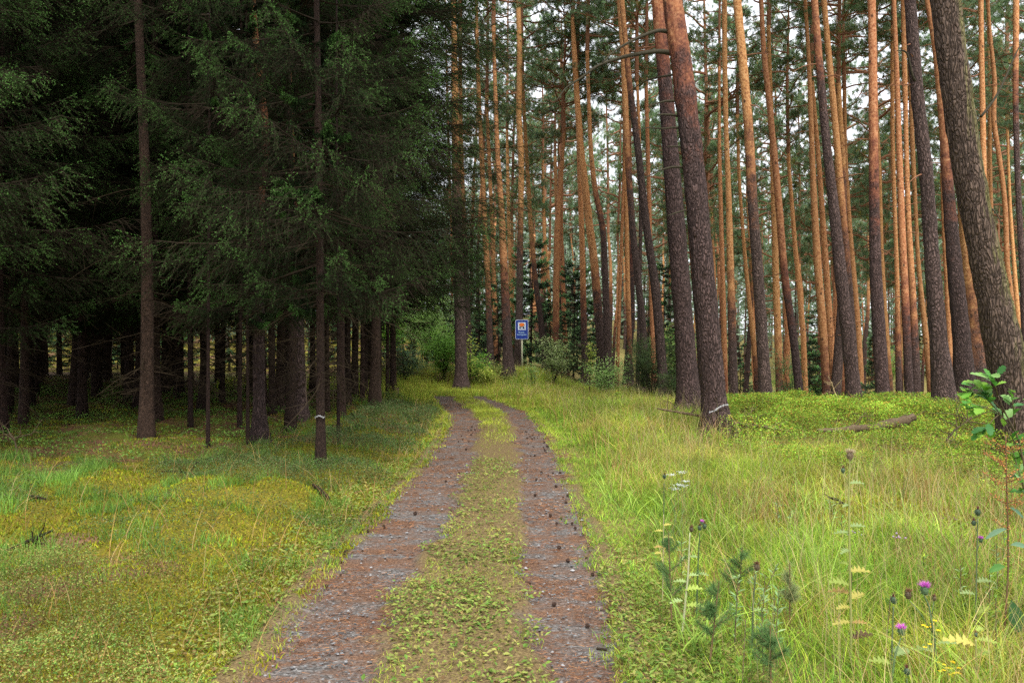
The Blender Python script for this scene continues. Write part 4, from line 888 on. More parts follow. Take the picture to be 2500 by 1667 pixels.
bush('dark_bush', 1590, 27, 2.6, 2.2, 9000, .045, DKG, 'dark twiggy bush left of the two thick pines', 'shrub', stems=16, up=.8)
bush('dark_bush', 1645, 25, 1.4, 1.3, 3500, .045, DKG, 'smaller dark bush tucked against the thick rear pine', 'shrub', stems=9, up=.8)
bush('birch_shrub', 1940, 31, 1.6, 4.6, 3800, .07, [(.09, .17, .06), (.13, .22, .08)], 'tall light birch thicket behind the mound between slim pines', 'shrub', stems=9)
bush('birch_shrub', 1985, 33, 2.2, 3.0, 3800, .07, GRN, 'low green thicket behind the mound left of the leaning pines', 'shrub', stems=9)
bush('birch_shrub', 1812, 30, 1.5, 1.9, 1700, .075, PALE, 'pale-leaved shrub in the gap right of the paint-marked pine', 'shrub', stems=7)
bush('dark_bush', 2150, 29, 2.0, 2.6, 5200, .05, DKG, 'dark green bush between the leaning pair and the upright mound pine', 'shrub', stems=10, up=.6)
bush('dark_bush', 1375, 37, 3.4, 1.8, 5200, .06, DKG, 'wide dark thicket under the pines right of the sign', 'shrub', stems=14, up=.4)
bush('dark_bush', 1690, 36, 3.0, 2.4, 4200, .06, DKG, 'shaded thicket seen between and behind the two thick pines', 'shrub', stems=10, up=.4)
for k_ in range(26):
    d_ = rs.uniform(42, 95); px_ = rs.uniform(960, 2560)
    bush('far_bush', px_, d_, rs.uniform(2.5, 5), rs.uniform(1.5, 4.5), 1800, .13, [GRN, DG2, PALE][k_ % 3], 'leafy undergrowth bush deep among the far pine stems', 'shrub', 'bushes deep in the pine forest', stems=8)

# far edge of the wood: reads as one mass
fm_ = MB(); g = np.random.default_rng(91); n = 230000; aa = g.uniform(-.85, .85, n); dd_ = g.uniform(88, 168, n)
hz_ = 9 + 17 * fbm(aa * 34, dd_ * .05, 5); zq = 1.0 + hz_ * g.random(n) ** .75
lay = fbm(aa * 60 + dd_ * .3, zq * .8, 8); kk = (g.random(n) < sst(.36, .56, lay) + .12); aa, dd_, zq = aa[kk], dd_[kk], zq[kk]; n = len(aa)
P = np.stack([aa * dd_, dd_, zq + gz(aa * dd_, dd_)], 1); rng_keep = rng; rng = g
V, T = needles(P, nrm(g.normal(size=(n, 3)) * [1, 1, .6] + [0, 0, .25]), g.uniform(.4, 1.1, n), .30); fm_.add(V, T, np.repeat(np.array([[.25, .35, .23]]) * (1 + .25 * g.normal(size=(n, 1))).clip(.4, 1.8), 3, 0)); rng = rng_keep  # foliage colour lightened to stand in for haze over the far trees
m_ = 420; aa = g.uniform(-.85, .85, m_); dd_ = g.uniform(95, 165, m_); A = np.stack([aa * dd_, dd_, gz(aa * dd_, dd_) - .5], 1); B = A + np.stack([g.normal(size=m_) * .5, 0 * aa, g.uniform(15, 23, m_)], 1)
V, T = sticks(A, B, .17, .08); fm_.add(V, T, np.repeat(mixc([(.28, .13, .07), (.14, .10, .09)], m_), 6, 0))
tag(ob('far_wood', fm_.mesh('far_wood', [PNEED])), 'far pine wood closing the view behind the trunks', 'wood', kind='stuff')

# ------------------------------------------------------------------ the sign
x_s, d_s = (1274 - CX) / F * 37.0, 37.0; zg = float(gz(x_s, d_s))
POST = mat_plain('weathered_post', (0.48, 0.46, 0.32), .7, .3, noise=.2); BLUE = mat_plain('sign_blue', (0.008, 0.034, 0.25), .45, .4)
SWH = mat_plain('sign_white', (0.62, 0.68, 0.78), .45, .4); ORG = mat_plain('sign_orange', (0.75, 0.17, 0.02), .45, .4); BLK = mat_plain('sign_black', (0.012, 0.012, 0.014), .5, .4)
SPAL = mat_plain('sign_pale_blue_text', (0.42, 0.62, 0.80), .45, .4); GREYM = mat_plain('sign_back_metal', (0.3, 0.31, 0.32), .5, .4, metal=.6)
sg = empty('road_sign', (x_s, d_s, zg), 'blue upright water-protection sign with tanker picture reading Wasser-Schutzgebiet on a thin post', 'road sign')
zc_ = EYE + (HY - 804.5) / F * 37 - zg
def rrect(w, h, r_, y, n=6):
    pts = []
    for cx_, cz_, a0 in ((w/2-r_, h/2-r_, 0), (-w/2+r_, h/2-r_, 90), (-w/2+r_, -h/2+r_, 180), (w/2-r_, -h/2+r_, 270)):
        for k in range(n + 1): a = R(a0 + 90 * k / n); pts.append((cx_ + r_ * math.cos(a), y, cz_ + r_ * math.sin(a)))
    return np.array(pts)
def slab(pts, y0, y1, mat, name, parent, loc):
    n = len(pts); a = pts.copy(); a[:, 1] = y0; b = pts.copy(); b[:, 1] = y1; V = np.concatenate([a, b, [[a[:, 0].mean(), y0, a[:, 2].mean()], [a[:, 0].mean(), y1, a[:, 2].mean()]]])
    i_ = np.arange(n); j = (i_ + 1) % n
    T = np.concatenate([np.stack([np.full(n, 2 * n), i_, j], 1), np.stack([np.full(n, 2 * n + 1), j + n, i_ + n], 1), np.stack([i_, i_ + n, j + n], 1), np.stack([i_, j + n, j], 1)])
    mb = MB(); mb.add(V, T); return ob(name, mb.mesh(name, [mat]), parent, loc)
plate = slab(rrect(.60, .90, .05, 0), 0, .012, SWH, 'plate', sg, (0, -.06, zc_)); slab(rrect(.565, .865, .036, 0), -.003, 0, BLUE, 'blue_field', plate, (0, -.0005, 0))
slab(rrect(.36, .36, .006, 0), -.006, -.0035, SWH, 'picture_panel', plate, (0, 0, .155))
a = np.linspace(0, 2 * np.pi, 28, endpoint=False)
def ell(cx_, cz_, rx, rz_): return np.stack([cx_ + rx * np.cos(a), 0 * a, cz_ + rz_ * np.sin(a)], 1)
slab(ell(0, .225, .120, .080), -.0095, -.0065, ORG, 'tank', plate, (0, 0, 0)); slab(ell(0, .225, .128, .088), -.0064, -.006, BLK, 'tank_outline', plate, (0, 0, 0))
tm = MB()
def rect(x0, x1, z0, z1): return np.array([(x0, 0, z0), (x1, 0, z0), (x1, 0, z1), (x0, 0, z1)])
slab(rect(-.12, .12, .118, .140), -.0095, -.0065, BLK, 'chassis', plate, (0, 0, 0))
for s_ in (-1, 1):
    slab(rect(s_ * .085 - .034, s_ * .085 + .034, .045, .112), -.0095, -.0065, BLK, 'wheel', plate, (0, 0, 0))
slab(rect(-.045, .045, .068, .082), -.0095, -.0065, BLK, 'axle', plate, (0, 0, 0))
wv = MB()
for zz0 in (.005, .025):
    xx = np.linspace(-.13, .13, 30); za = zz0 + .006 * np.sin(xx * 70); V = np.concatenate([np.stack([xx, 0 * xx - .0066, za - .005], 1), np.stack([xx, 0 * xx - .0066, za + .005], 1)]); k = np.arange(29)
    wv.add(V, np.concatenate([np.stack([k, k + 1, k + 31], 1), np.stack([k, k + 31, k + 30], 1)]))
ob('wave_lines', wv.mesh('wave_lines', [BLUE]), plate)
for txt, z_, sz in (('Wasser-', -.13, .098), ('Schutzgebiet', -.235, .084)):
    cu = bpy.data.curves.new('lettering', 'FONT'); cu.body = txt; cu.size = sz; cu.align_x = 'CENTER'; cu.align_y = 'CENTER'; cu.extrude = .001; cu.offset = .0012; cu.materials.append(SPAL)
    o = bpy.data.objects.new('lettering', cu); COL.objects.link(o); o.parent = plate; o.location = (0 if txt[0] == 'S' else -.01, -.0055, z_); o.rotation_euler = (R(90), 0, 0)
    bpy.context.view_layer.update(); me = bpy.data.meshes.new_from_object(o.evaluated_get(bpy.context.evaluated_depsgraph_get())); lo_ = tuple(o.location); bpy.data.objects.remove(o)
    o = ob('lettering', me, plate, lo_); o.rotation_euler = (R(90), 0, 0)
mb = MB(); mb.add(*tube([(0.012, 0, -.3), (0, 0, zc_ + .42)], .038, 14)); ob('post', mb.mesh('sign_post', [POST], True), sg)
for z_ in (.3, -.3):
    slab(rect(-.06, .06, z_ - .018, z_ + .018), -.046, -.041, GREYM, 'bracket', sg, (0, 0, zc_))

# ------------------------------------------------------------------ ground vegetation
def scatter(d0, d1, dens, margin=1.6, xr=(-.70, .70)):
    """random points in a slice of the view wedge, dens per square metre"""
    wmax = xr[1] * d1 + margin - (xr[0] * d1 - margin); n = int(dens * (d1 - d0) * wmax)
    y = rng.uniform(d0, d1, n); x = rng.uniform(xr[0] * d1 - margin, xr[1] * d1 + margin, n)
    k = (x > xr[0] * y - margin) & (x < xr[1] * y + margin)
    return x[k], y[k]
def surf(x, y):
    ll, rr = ex(E_LL, y), ex(E_RR, y); on = (x > ll) & (x < rr) & (y < 29.6)
    return gz(x, y) + np.where(on, 0.022, 0.0)
BANDS = [(2.3, 6, 1.0, 5), (6, 12, .62, 4), (12, 22, .30, 3), (22, 38, .13, 2)]
G1 = [(.15, .29, .03), (.24, .39, .035), (.33, .42, .045), (.09, .20, .03)]; GY = [(.42, .39, .06), (.46, .38, .085), (.37, .39, .045), (.27, .36, .04)]; ST = [(.46, .31, .11), (.38, .22, .075), (.55, .42, .20), (.30, .16, .06)]
DG = [(.085, .18, .035), (.13, .25, .045), (.18, .30, .05)]; MS = [(.33, .33, .012), (.15, .22, .012), (.36, .27, .02), (.12, .07, .02), (.26, .33, .015), (.12, .18, .02)]
grass, dry, moss, bil, weed, litter, gravelb = MB(), MB(), MB(), MB(), MB(), MB(), MB()
def addb(mb, x, y, h, lean, droop, w, ns, cols, tipc=None, jit=.15, wts=None, cm=None):
    if not len(x): return
    P = np.stack([x, y, surf(x, y) - .01], 1); n = len(x)
    V, T, k = blades(P, h, rng.uniform(0, 6.28, n), lean, droop, w, ns)
    c = mixc(cols, n, jit, wts) * (.62 + .76 * fbm(x * 1.7, y * 1.7, 301))[:, None]
    if cm is not None: c = c * cm[:, None]
    mb.add(V, T, np.repeat(c, k, 0))
for d0, d1, lod, ns in BANDS:
    wf = 1 / lod ** .62
    # --- right-hand verge and meadow
    x, y = scatter(d0, d1, 3400 * lod, xr=(-.02, .72)); z_ = zone(x, y)
    p = z_['right'] * (1 - .99 * z_['bil_r']) * (1 - .62 * z_['moss_r']) * (0.55 + .6 * sst(.3, .6, z_['n2'])); p = p * np.where((y > 12.7) & (y < 14.3) & (x > 2.6) & (x < 5.0), .3, 1); k = rng.random(len(x)) < p; x, y = x[k], y[k]; q = {a_: b_[k] for a_, b_ in z_.items()}
    dr = q['dr']; n = len(x); tall = sst(.1, 1.3, dr); nh = fbm(x * 1.3, y * 1.3, 61)
    h = (.06 + .17 * tall * (0.4 + nh) + .10 * sst(8, 20, y) * tall) * rng.uniform(.5, 1.5, n) * (1 - .45 * q['moss_r'])
    gsel = .6 * fbm(x * .8, y * .8, 71) + .4 * fbm(x * 4, y * 4, 72) + .25 * sst(1.2, .2, dr) - .10 * sst(7, 9, y) * sst(17, 14, y) + rng.normal(size=n) * .11
    for lo_, hi_, cols, mb_ in ((.51, 9, G1, grass), (.40, .51, GY[2:] + G1[:3], grass), (-9, .40, GY + ST[:1] + G1[1:2], grass)):
        s_ = (gsel >= lo_) & (gsel < hi_); m_ = int(s_.sum()); addb(mb_, x[s_], y[s_], h[s_], rng.uniform(.15, 1.5, m_), rng.uniform(0, .55, m_), .0042 * wf * rng.uniform(.5, 1.7, m_), ns, cols, jit=.28)
    # straw stalks with arching tops
    x, y = scatter(d0, d1, 230 * lod, xr=(0, .72)); z_ = zone(x, y); nn = fbm(x * .9, y * .9, 81)
    k = rng.random(len(x)) < z_['right'] * sst(.15, .8, z_['dr']) * (1 - .97 * z_['bil_r']) * sst(.40, .62, nn + .1 * sst(8, 11, y)); x, y = x[k], y[k]; n = len(x)
    addb(dry, x, y, rng.uniform(.28, .62, n), rng.uniform(.2, .9, n), rng.uniform(0, .4, n), .0042 * wf, ns, ST)
    # seed heads on fine stalks
    x, y = scatter(d0, d1, 70 * lod, xr=(0, .72)); z_ = zone(x, y); k = rng.random(len(x)) < z_['right'] * sst(.5, 1.2, z_['dr']) * (1 - .95 * z_['bil_r']); x, y = x[k], y[k]; n = len(x)
    addb(dry, x, y, rng.uniform(.5, .85, n), rng.uniform(.1, .5, n), rng.uniform(0, .25, n), .0035 * wf, ns, [(.42, .38, .16), (.5, .40, .2), (.33, .33, .11)])
    # --- left-hand moss bank
    x, y = scatter(d0, d1, 2600 * lod, xr=(-.72, .12)); z_ = zone(x, y); nn = z_['n1']; cl_ = fbm(x * 2.6, y * 2.6, 91)
    k = rng.random(len(x)) < z_['left'] * (1 - z_['floor'] * .93) * (1 - .6 * z_['bil_l']) * (.10 + .8 * sst(.50, .66, cl_) + .35 * sst(.5, .1, z_['dl'])); x, y, cl_ = x[k], y[k], cl_[k]; dl = z_['dl'][k]; n = len(x)
    addb(grass, x, y, (.03 + .14 * sst(.46, .66, cl_)) * rng.uniform(.5, 1.4, n) * (.55 + .45 * sst(.1, .8, dl)), rng.uniform(.15, .8, n), rng.uniform(0, .4, n), .0042 * wf, ns, DG + G1[:1])
    x, y = scatter(d0, d1, 4200 * lod, xr=(-.72, .12)); z_ = zone(x, y); mo = fbm(x * 1.1, y * 1.1, 95)
    k = rng.random(len(x)) < z_['left'] * (1 - z_['floor'] * .97) * (.45 + .55 * sst(.36, .52, mo + .1 * z_['n2'])); x, y = x[k], y[k]; n = len(x)
    addb(moss, x, y, rng.uniform(.015, .04, n), rng.uniform(.2, 1.1, n), 0 * x, .011 * wf, 2, MS)
    x, y = scatter(d0, d1, 2600 * lod, xr=(.1, .72)); z_ = zone(x, y); k = rng.random(len(x)) < z_['moss_r']; x, y = x[k], y[k]; n = len(x)
    addb(moss, x, y, rng.uniform(.015, .05, n), rng.uniform(.2, 1.1, n), 0 * x, .011 * wf, 2, MS)
    # dry stalks on the left bank
    x, y = scatter(d0, d1, 60 * lod, xr=(-.72, .12)); z_ = zone(x, y); k = rng.random(len(x)) < z_['left'] * (1 - z_['floor']) * (.35 + sst(.9, .2, z_['dl'])); x, y = x[k], y[k]; n = len(x)
    addb(dry, x, y, rng.uniform(.15, .5, n), rng.uniform(.3, 1.3, n), rng.uniform(0, .5, n), .004 * wf, ns, ST)
    # --- middle strip and the two verges
    x, y = scatter(d0, d1, 4200 * lod, xr=(-.30, .20)); ll, lr, rl, rr = (ex(E, y) for E in (E_LL, E_LR, E_RL, E_RR)); nn = fbm(x * 3, y * 3, 52)
    mid = sst(-.04, .14, x - lr + (nn - .5) * .35) * sst(-.04, .14, rl - x + (nn - .5) * .35); vg = np.maximum(sst(.22, -.05, x - ll + (nn - .5) * .3) * (x > ll - .3), sst(.16, -.05, rr - x + (nn - .5) * .3) * (x < rr + .2))
    lush = .34 + .60 * sst(13, 17, y) + .45 * sst(9, 5, y) + .5 * sst(6.2, 5.0, np.abs(y - 0) * 0 + np.abs(y - 5.9) * 5 + 4.2) ; ptch = sst(.38, .6, fbm(x * 2.2, y * 1.2, 55))
    k = rng.random(len(x)) < np.maximum(mid * np.clip(lush * (.45 + .9 * ptch), 0, 1), vg * .55) * (y < 31); x, y = x[k], y[k]; n = len(x)
    addb(grass, x, y, (.03 + .05 * sst(13, 18, y)) * rng.uniform(.5, 1.7, n), rng.uniform(.3, 1.2, n), rng.uniform(0, .4, n), .0042 * wf, max(2, ns - 1), GY[2:] + G1[1:3] + GY[:1])
    if d0 < 12:   # clover, plantain and other low leaves
        x, y = scatter(d0, d1, 3300 * lod, xr=(-.30, .55)); ll, lr, rl, rr = (ex(E, y) for E in (E_LL, E_LR, E_RL, E_RR)); nn = fbm(x * 3, y * 3, 52); cl_ = fbm(x * 2.4, y * 2.0, 58)
        mid = sst(-.06, .10, x - lr + (nn - .5) * .4) * sst(-.06, .10, rl - x + (nn - .5) * .4) * (.25 + .75 * sst(.34, .52, cl_)); vr = sst(-.12, .0, x - rr) * sst(.9, .35, x - rr) * sst(7.5, 5, y) * .7; vl = sst(.05, -.1, x - ll) * sst(-.8, -.4, x - ll) * .35
        k = rng.random(len(x)) < np.maximum(np.maximum(mid * (.25 + .40 * sst(8, 5, y)), vr), vl); x, y = x[k], y[k]; n = len(x)
        P = np.stack([x, y, surf(x, y) + rng.uniform(.004, .04, n)], 1); a_ = rng.uniform(0, 6.28, n); D = np.stack([np.cos(a_), np.sin(a_), rng.uniform(-.1, .5, n)], 1); Nn = nrm(rng.normal(size=(n, 3)) * .3 + [0, 0, 1])
        V, T = leaves(P, D, Nn, rng.uniform(.5, 1, n) ** 2 * .055 * wf ** .6, rng.uniform(.014, .024, n) * wf ** .6); weed.add(V, T, np.repeat(mixc([(.16, .28, .045), (.23, .33, .06), (.11, .21, .035), (.29, .33, .07), (.33, .29, .09), (.20, .12, .05)], n), 4, 0))
# broad-bladed clumps in the verge
gk = np.random.default_rng(44); cx0 = []
for k_ in range(150):
    y = gk.uniform(3.6, 11); x = float(ex(E_RR, y)) + gk.uniform(.3, 4.5)
    if (x - 1.9) ** 2 + (y - 8.5) ** 2 > 2.5 and gk.random() < .6: continue
    m_ = int(gk.integers(10, 26)); addb(grass, x + gk.normal(size=m_) * .05, y + gk.normal(size=m_) * .05, gk.uniform(.18, .50, m_), gk.uniform(.3, 1.4, m_), gk.uniform(.1, .6, m_), gk.uniform(.005, .011, m_), 6, [(.30, .46, .07), (.40, .50, .10), (.20, .34, .06)])
# far short grass where the path swings out of sight, and the tall rim behind it
x, y = scatter(27.5, 37, 420, xr=(-.32, .02)); k = (x < -.4) & (x > ex(E_LL, y) - 9); z_ = zone(x, y); k &= rng.random(len(x)) < (1 - z_['bank'] * .7); x, y = x[k], y[k]; n = len(x)
addb(grass, x, y, rng.uniform(.05, .22, n) * (1 + sst(31, 33, y) * .7), rng.uniform(.2, .8, n), rng.uniform(0, .3, n), .016, 2, GY + G1[:3])
x, y = scatter(22, 34, 260, xr=(-.01, .16)); k = (x - ex(E_RR, y) > .1); x, y = x[k], y[k]; n = len(x)
addb(grass, x, y, rng.uniform(.15, .42, n) * (.5 + .5 * sst(.3, 2, x - ex(E_RR, y))), rng.uniform(.1, .5, n), rng.uniform(0, .25, n), .014, 3, GY + G1[1:3] + ST[:1])
x, y = scatter(22, 34, 200, xr=(-.2, -.05)); k = (x < ex(E_LL, y) - .0) & (x > ex(E_LL, y) - 2.2); x, y = x[k], y[k]; n = len(x)
addb(grass, x, y, rng.uniform(.1, .55, n), rng.uniform(.1, .5, n), rng.uniform(0, .25, n), .012, 3, GY + G1[:2])

def shrubs(mb, x, y, prob, hmin, hmax, leaf, cols, seed, stem=True, dark=.5):
    """leafy dwarf-shrub cover: leaves through the volume of clumps"""
    hn = fbm(x * 1.15, y * 1.15, seed); H = (hmin + (hmax - hmin) * sst(.3, .7, hn)) * np.sqrt(np.clip(prob, 0, 1))
    k = rng.random(len(x)) < prob; x, y, H = x[k], y[k], H[k]; n = len(x)
    if not n: return
    f = rng.random(n) ** .55; P = np.stack([x, y, surf(x, y) + H * f + .01], 1); a_ = rng.uniform(0, 6.28, n)
    D = np.stack([np.cos(a_), np.sin(a_), rng.uniform(-.2, .9, n)], 1); Nn = nrm(rng.normal(size=(n, 3)) * .6 + [0, 0, 1])
    V, T = leaves(P, D, Nn, leaf * rng.uniform(.65, 1.3, n), leaf * .6); patch = fbm(x * 1.3, y * 1.3, seed + 3)[:, None]
    c = mixc(cols, n, .25) * (.55 + .9 * patch); mb.add(V, T, np.repeat(c, 4, 0))
    m = n // 14
    if stem and m:
        q = rng.choice(n, m, replace=False); A = P[q].copy(); A[:, 2] = surf(A[:, 0], A[:, 1]); B = P[q] + rng.normal(size=(m, 3)) * .02; V, T = sticks(A, B, leaf * .07, leaf * .04); mb.add(V, T, np.repeat(mixc([(.16, .12, .05), (.20, .10, .05), (.13, .15, .04)], m), 6, 0))
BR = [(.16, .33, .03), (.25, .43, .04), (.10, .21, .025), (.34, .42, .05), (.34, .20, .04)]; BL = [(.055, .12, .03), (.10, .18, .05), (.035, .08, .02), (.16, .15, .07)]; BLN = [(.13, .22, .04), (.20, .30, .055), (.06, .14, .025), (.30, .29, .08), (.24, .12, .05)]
for d0, d1, dens, lf in ((6.5, 12, 4200, .026), (12, 20, 3000, .038), (20, 28, 1000, .055)):
    x, y = scatter(d0, d1, dens, xr=(.1, .76)); z_ = zone(x, y); shrubs(bil, x, y, z_['bil_r'] * np.where(x / y > .13, 1, .4) * np.where((y > 12.2) & (y < 13.9) & (x > 4.8) & (x < 7.2), .45, 1) * (.35 + .65 * sst(.34, .5, fbm(x * 1.4, y * 1.4, 219))), .04, .44, lf, BR, 201)
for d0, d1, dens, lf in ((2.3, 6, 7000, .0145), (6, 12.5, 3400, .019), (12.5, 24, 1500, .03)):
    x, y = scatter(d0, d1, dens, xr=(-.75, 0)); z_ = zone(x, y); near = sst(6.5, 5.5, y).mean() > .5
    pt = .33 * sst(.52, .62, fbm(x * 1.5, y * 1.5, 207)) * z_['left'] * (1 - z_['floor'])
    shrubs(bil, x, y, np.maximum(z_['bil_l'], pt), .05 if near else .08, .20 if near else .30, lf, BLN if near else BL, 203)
x, y = scatter(30, 37, 420, xr=(-.34, .03)); z_ = zone(x, y); shrubs(bil, x, y, z_['bank'], .25, .6, .07, [(.16, .22, .05), (.24, .29, .07), (.34, .30, .08), (.11, .17, .05)], 209)
# forest floor: sparse low greens and twigs
x, y = scatter(10.5, 30, 260, xr=(-.80, -.05)); z_ = zone(x, y); shrubs(bil, x, y, z_['floor'] * sst(.40, .55, fbm(x * .8, y * .8, 211)) * 1.0, .06, .20, .04, DG, 213, False)
x, y = scatter(9.5, 20, 900, xr=(-.80, -.05)); z_ = zone(x, y); k = rng.random(len(x)) < sst(.2, .9, z_['floor']) * sst(.38, .52, fbm(x * .9, y * .9, 215)) * sst(24, 15, y); x, y = x[k], y[k]; addb(moss, x, y, rng.uniform(.02, .05, len(x)), rng.uniform(.2, 1, len(x)), 0 * x, .02, 2, MS + DG)

# needle litter: short fallen needles and bark bits, on the ruts and on the stand floor
for d0, d1, dens, ln in ((2.3, 6, 2600, .045), (6, 12, 900, .06), (12, 24, 240, .09)):
    x, y = scatter(d0, d1, dens, xr=(-.75, .25)); ll, rr = ex(E_LL, y), ex(E_RR, y); on = sst(-.3, .05, x - ll) * sst(.25, -.05, x - rr); pt = sst(.42, .56, fbm(x * 1.3, y * 4.0, 231)); fl_ = zone(x, y)['floor']
    k = rng.random(len(x)) < np.maximum(on * (.22 + .78 * pt), fl_ * .6); x, y = x[k], y[k]; n = len(x); a_ = rng.uniform(0, 6.28, n)
    on2 = (x > ex(E_LL, y)) & (x < ex(E_RR, y)); A = np.stack([x, y, gz(x, y) + np.where(on2, .0, .006) + rng.uniform(0, .016, n)], 1); D = np.stack([np.cos(a_), np.sin(a_), rng.normal(size=n) * .12], 1)
    V, T = needles(A, D, ln * rng.uniform(.5, 1.3, n), ln * .085); litter.add(V, T, np.repeat(mixc([(.26, .105, .045), (.17, .07, .035), (.36, .19, .09), (.09, .045, .03)], n), 3, 0))
# loose stones on the ruts
for d0, d1, dens, sz in ((2.3, 6, 260, .007), (6, 13, 60, .011)):
    x, y = scatter(d0, d1, dens, xr=(-.35, .20)); on = (x > ex(E_LL, y)) & (x < ex(E_RR, y)) & ~((x > ex(E_LR, y)) & (x < ex(E_RL, y)) & (rng.random(len(x)) < .6)); x, y = x[on], y[on]; n = len(x)
    c = np.array([[1, 0, 0], [-1, 0, 0], [0, 1, 0], [0, -1, 0], [0, 0, .6], [0, 0, -.5]], float); f = np.array([[4, 0, 2], [4, 2, 1], [4, 1, 3], [4, 3, 0], [5, 2, 0], [5, 1, 2], [5, 3, 1], [5, 0, 3]])
    s_ = sz * rng.uniform(.4, 1.6, n) ** 1.4; V = c[None] * (s_[:, None, None] * rng.uniform(.6, 1.3, (n, 6, 1))); an = rng.uniform(0, 6.28, n); V = np.stack([V[..., 0] * np.cos(an)[:, None] - V[..., 1] * np.sin(an)[:, None], V[..., 0] * np.sin(an)[:, None] + V[..., 1] * np.cos(an)[:, None], V[..., 2]], -1) + np.stack([x, y, gz(x, y) + .002], 1)[:, None]
    gravelb.add(V, (np.arange(n)[:, None, None] * 6 + f[None]).reshape(-1, 3), np.repeat(mixc([(.13, .13, .13), (.18, .18, .18), (.09, .09, .09), (.26, .26, .26)], n), 6, 0))
STONE = mat_leaf('stone', 0.0, .8, .3, .1); LIT = mat_leaf('fallen_needles', 0.0, .8, .2, .15)
for nm, b_, mt, lb, ct in (('grass', grass, GRASSM, 'yellow-green grass of the verges, the middle strip and the clearing', 'grass'), ('dry_grass', dry, GRASSM, 'straw-coloured dry grass stalks scattered through the verge', 'dry grass'),
        ('moss', moss, GRASSM, 'ochre to green moss carpet on the banks', 'moss'), ('bilberry_undergrowth', bil, LEAFM, 'leafy bilberry undergrowth on the mound and along the spruces', 'undergrowth'),
        ('low_weeds', weed, LEAFM, 'clover and plantain leaves in the middle strip and path edges', 'weeds'), ('needle_litter', litter, LIT, 'rust-brown fallen needles on the ruts and under the spruces', 'leaf litter'), ('gravel', gravelb, STONE, 'loose grey stones lying on the wheel ruts', 'gravel')):
    tag(ob(nm, b_.mesh(nm, [mt])), lb, ct, kind='stuff')

# ------------------------------------------------------------------ plants and small things
SPIKE = mat_leaf('thistle_green', .25, .55, .3, .1); PETAL = mat_leaf('petals', .3, .6, .2, .05)
def gp(px, d): x = (px - CX) / F * d; return np.array([x, d, float(surf(np.array([x]), np.array([d]))[0])])
def stem_path(px0, tops, d, dy=0.0):
    """tops: list of (px, py) upwards; starts on the ground below the first"""
    P = [gp(px0, d)] + [W(px, py, d) + [0, dy * (k + 1) / len(tops), 0] for k, (px, py) in enumerate(tops)]
    return np.array(P)
def along(P, t):
    s = np.linspace(0, 1, len(P)); return np.stack([np.interp(t, s, P[:, k]) for k in range(3)], -1)
def lobed(P, D, up, Ln, w, nl=5, depth=.75, droop=.15, fold=.15, round_=False):
    """one lobed leaf: outline with nl pairs of lobes"""
    D = D / np.linalg.norm(D); s = np.cross(D, up); s /= np.linalg.norm(s); u = np.cross(s, D); m = nl * 4 + 1; t = np.linspace(0, 1, m)
    env = np.sin(np.pi * np.clip(t, 0, 1) ** (.75 if not round_ else 1.25)) ** .7 * (1 if not round_ else 1)
    ph = (np.arange(m) % 4) / 4.0; lob = (1 - depth) + depth * (np.sin(np.pi * ph) ** (2 if not round_ else .8)); wd = w / 2 * env * lob
    fwd = (.10 if not round_ else .03) * Ln * np.sin(np.pi * ph)
    c = P[None] + D[None] * (t * Ln)[:, None] - u[None] * 0 + np.array([0, 0, -1.]) * (droop * Ln * t ** 2)[:, None]
    Lf = c - s[None] * wd[:, None] + D[None] * fwd[:, None] + u[None] * (fold * wd)[:, None]; Rt = c + s[None] * wd[:, None] + D[None] * fwd[:, None] + u[None] * (fold * wd)[:, None]
    V = np.concatenate([c, Lf, Rt]); k = np.arange(m - 1)
    T = np.concatenate([np.stack([k, k + 1, m + k + 1], 1), np.stack([k, m + k + 1, m + k], 1), np.stack([k, 2 * m + k, 2 * m + k + 1], 1), np.stack([k, 2 * m + k + 1, k + 1], 1)])
    return V, T
def ball(c, rx, rz, col, n=10, m=7):
    a = np.linspace(0, 2 * np.pi, n, endpoint=False); b = np.linspace(-np.pi / 2, np.pi / 2, m); V = np.stack([np.outer(np.cos(b), np.cos(a)) * rx, np.outer(np.cos(b), np.sin(a)) * rx, np.outer(np.sin(b), np.ones(n)) * rz], -1).reshape(-1, 3) + c
    i_ = np.arange(m - 1)[:, None] * n; j = np.arange(n)[None]; k = (j + 1) % n; A, B, C_, D_ = (i_ + j).ravel(), (i_ + k).ravel(), (i_ + n + k).ravel(), (i_ + n + j).ravel()
    return V, np.concatenate([np.stack([A, B, C_], 1), np.stack([A, C_, D_], 1)]), col
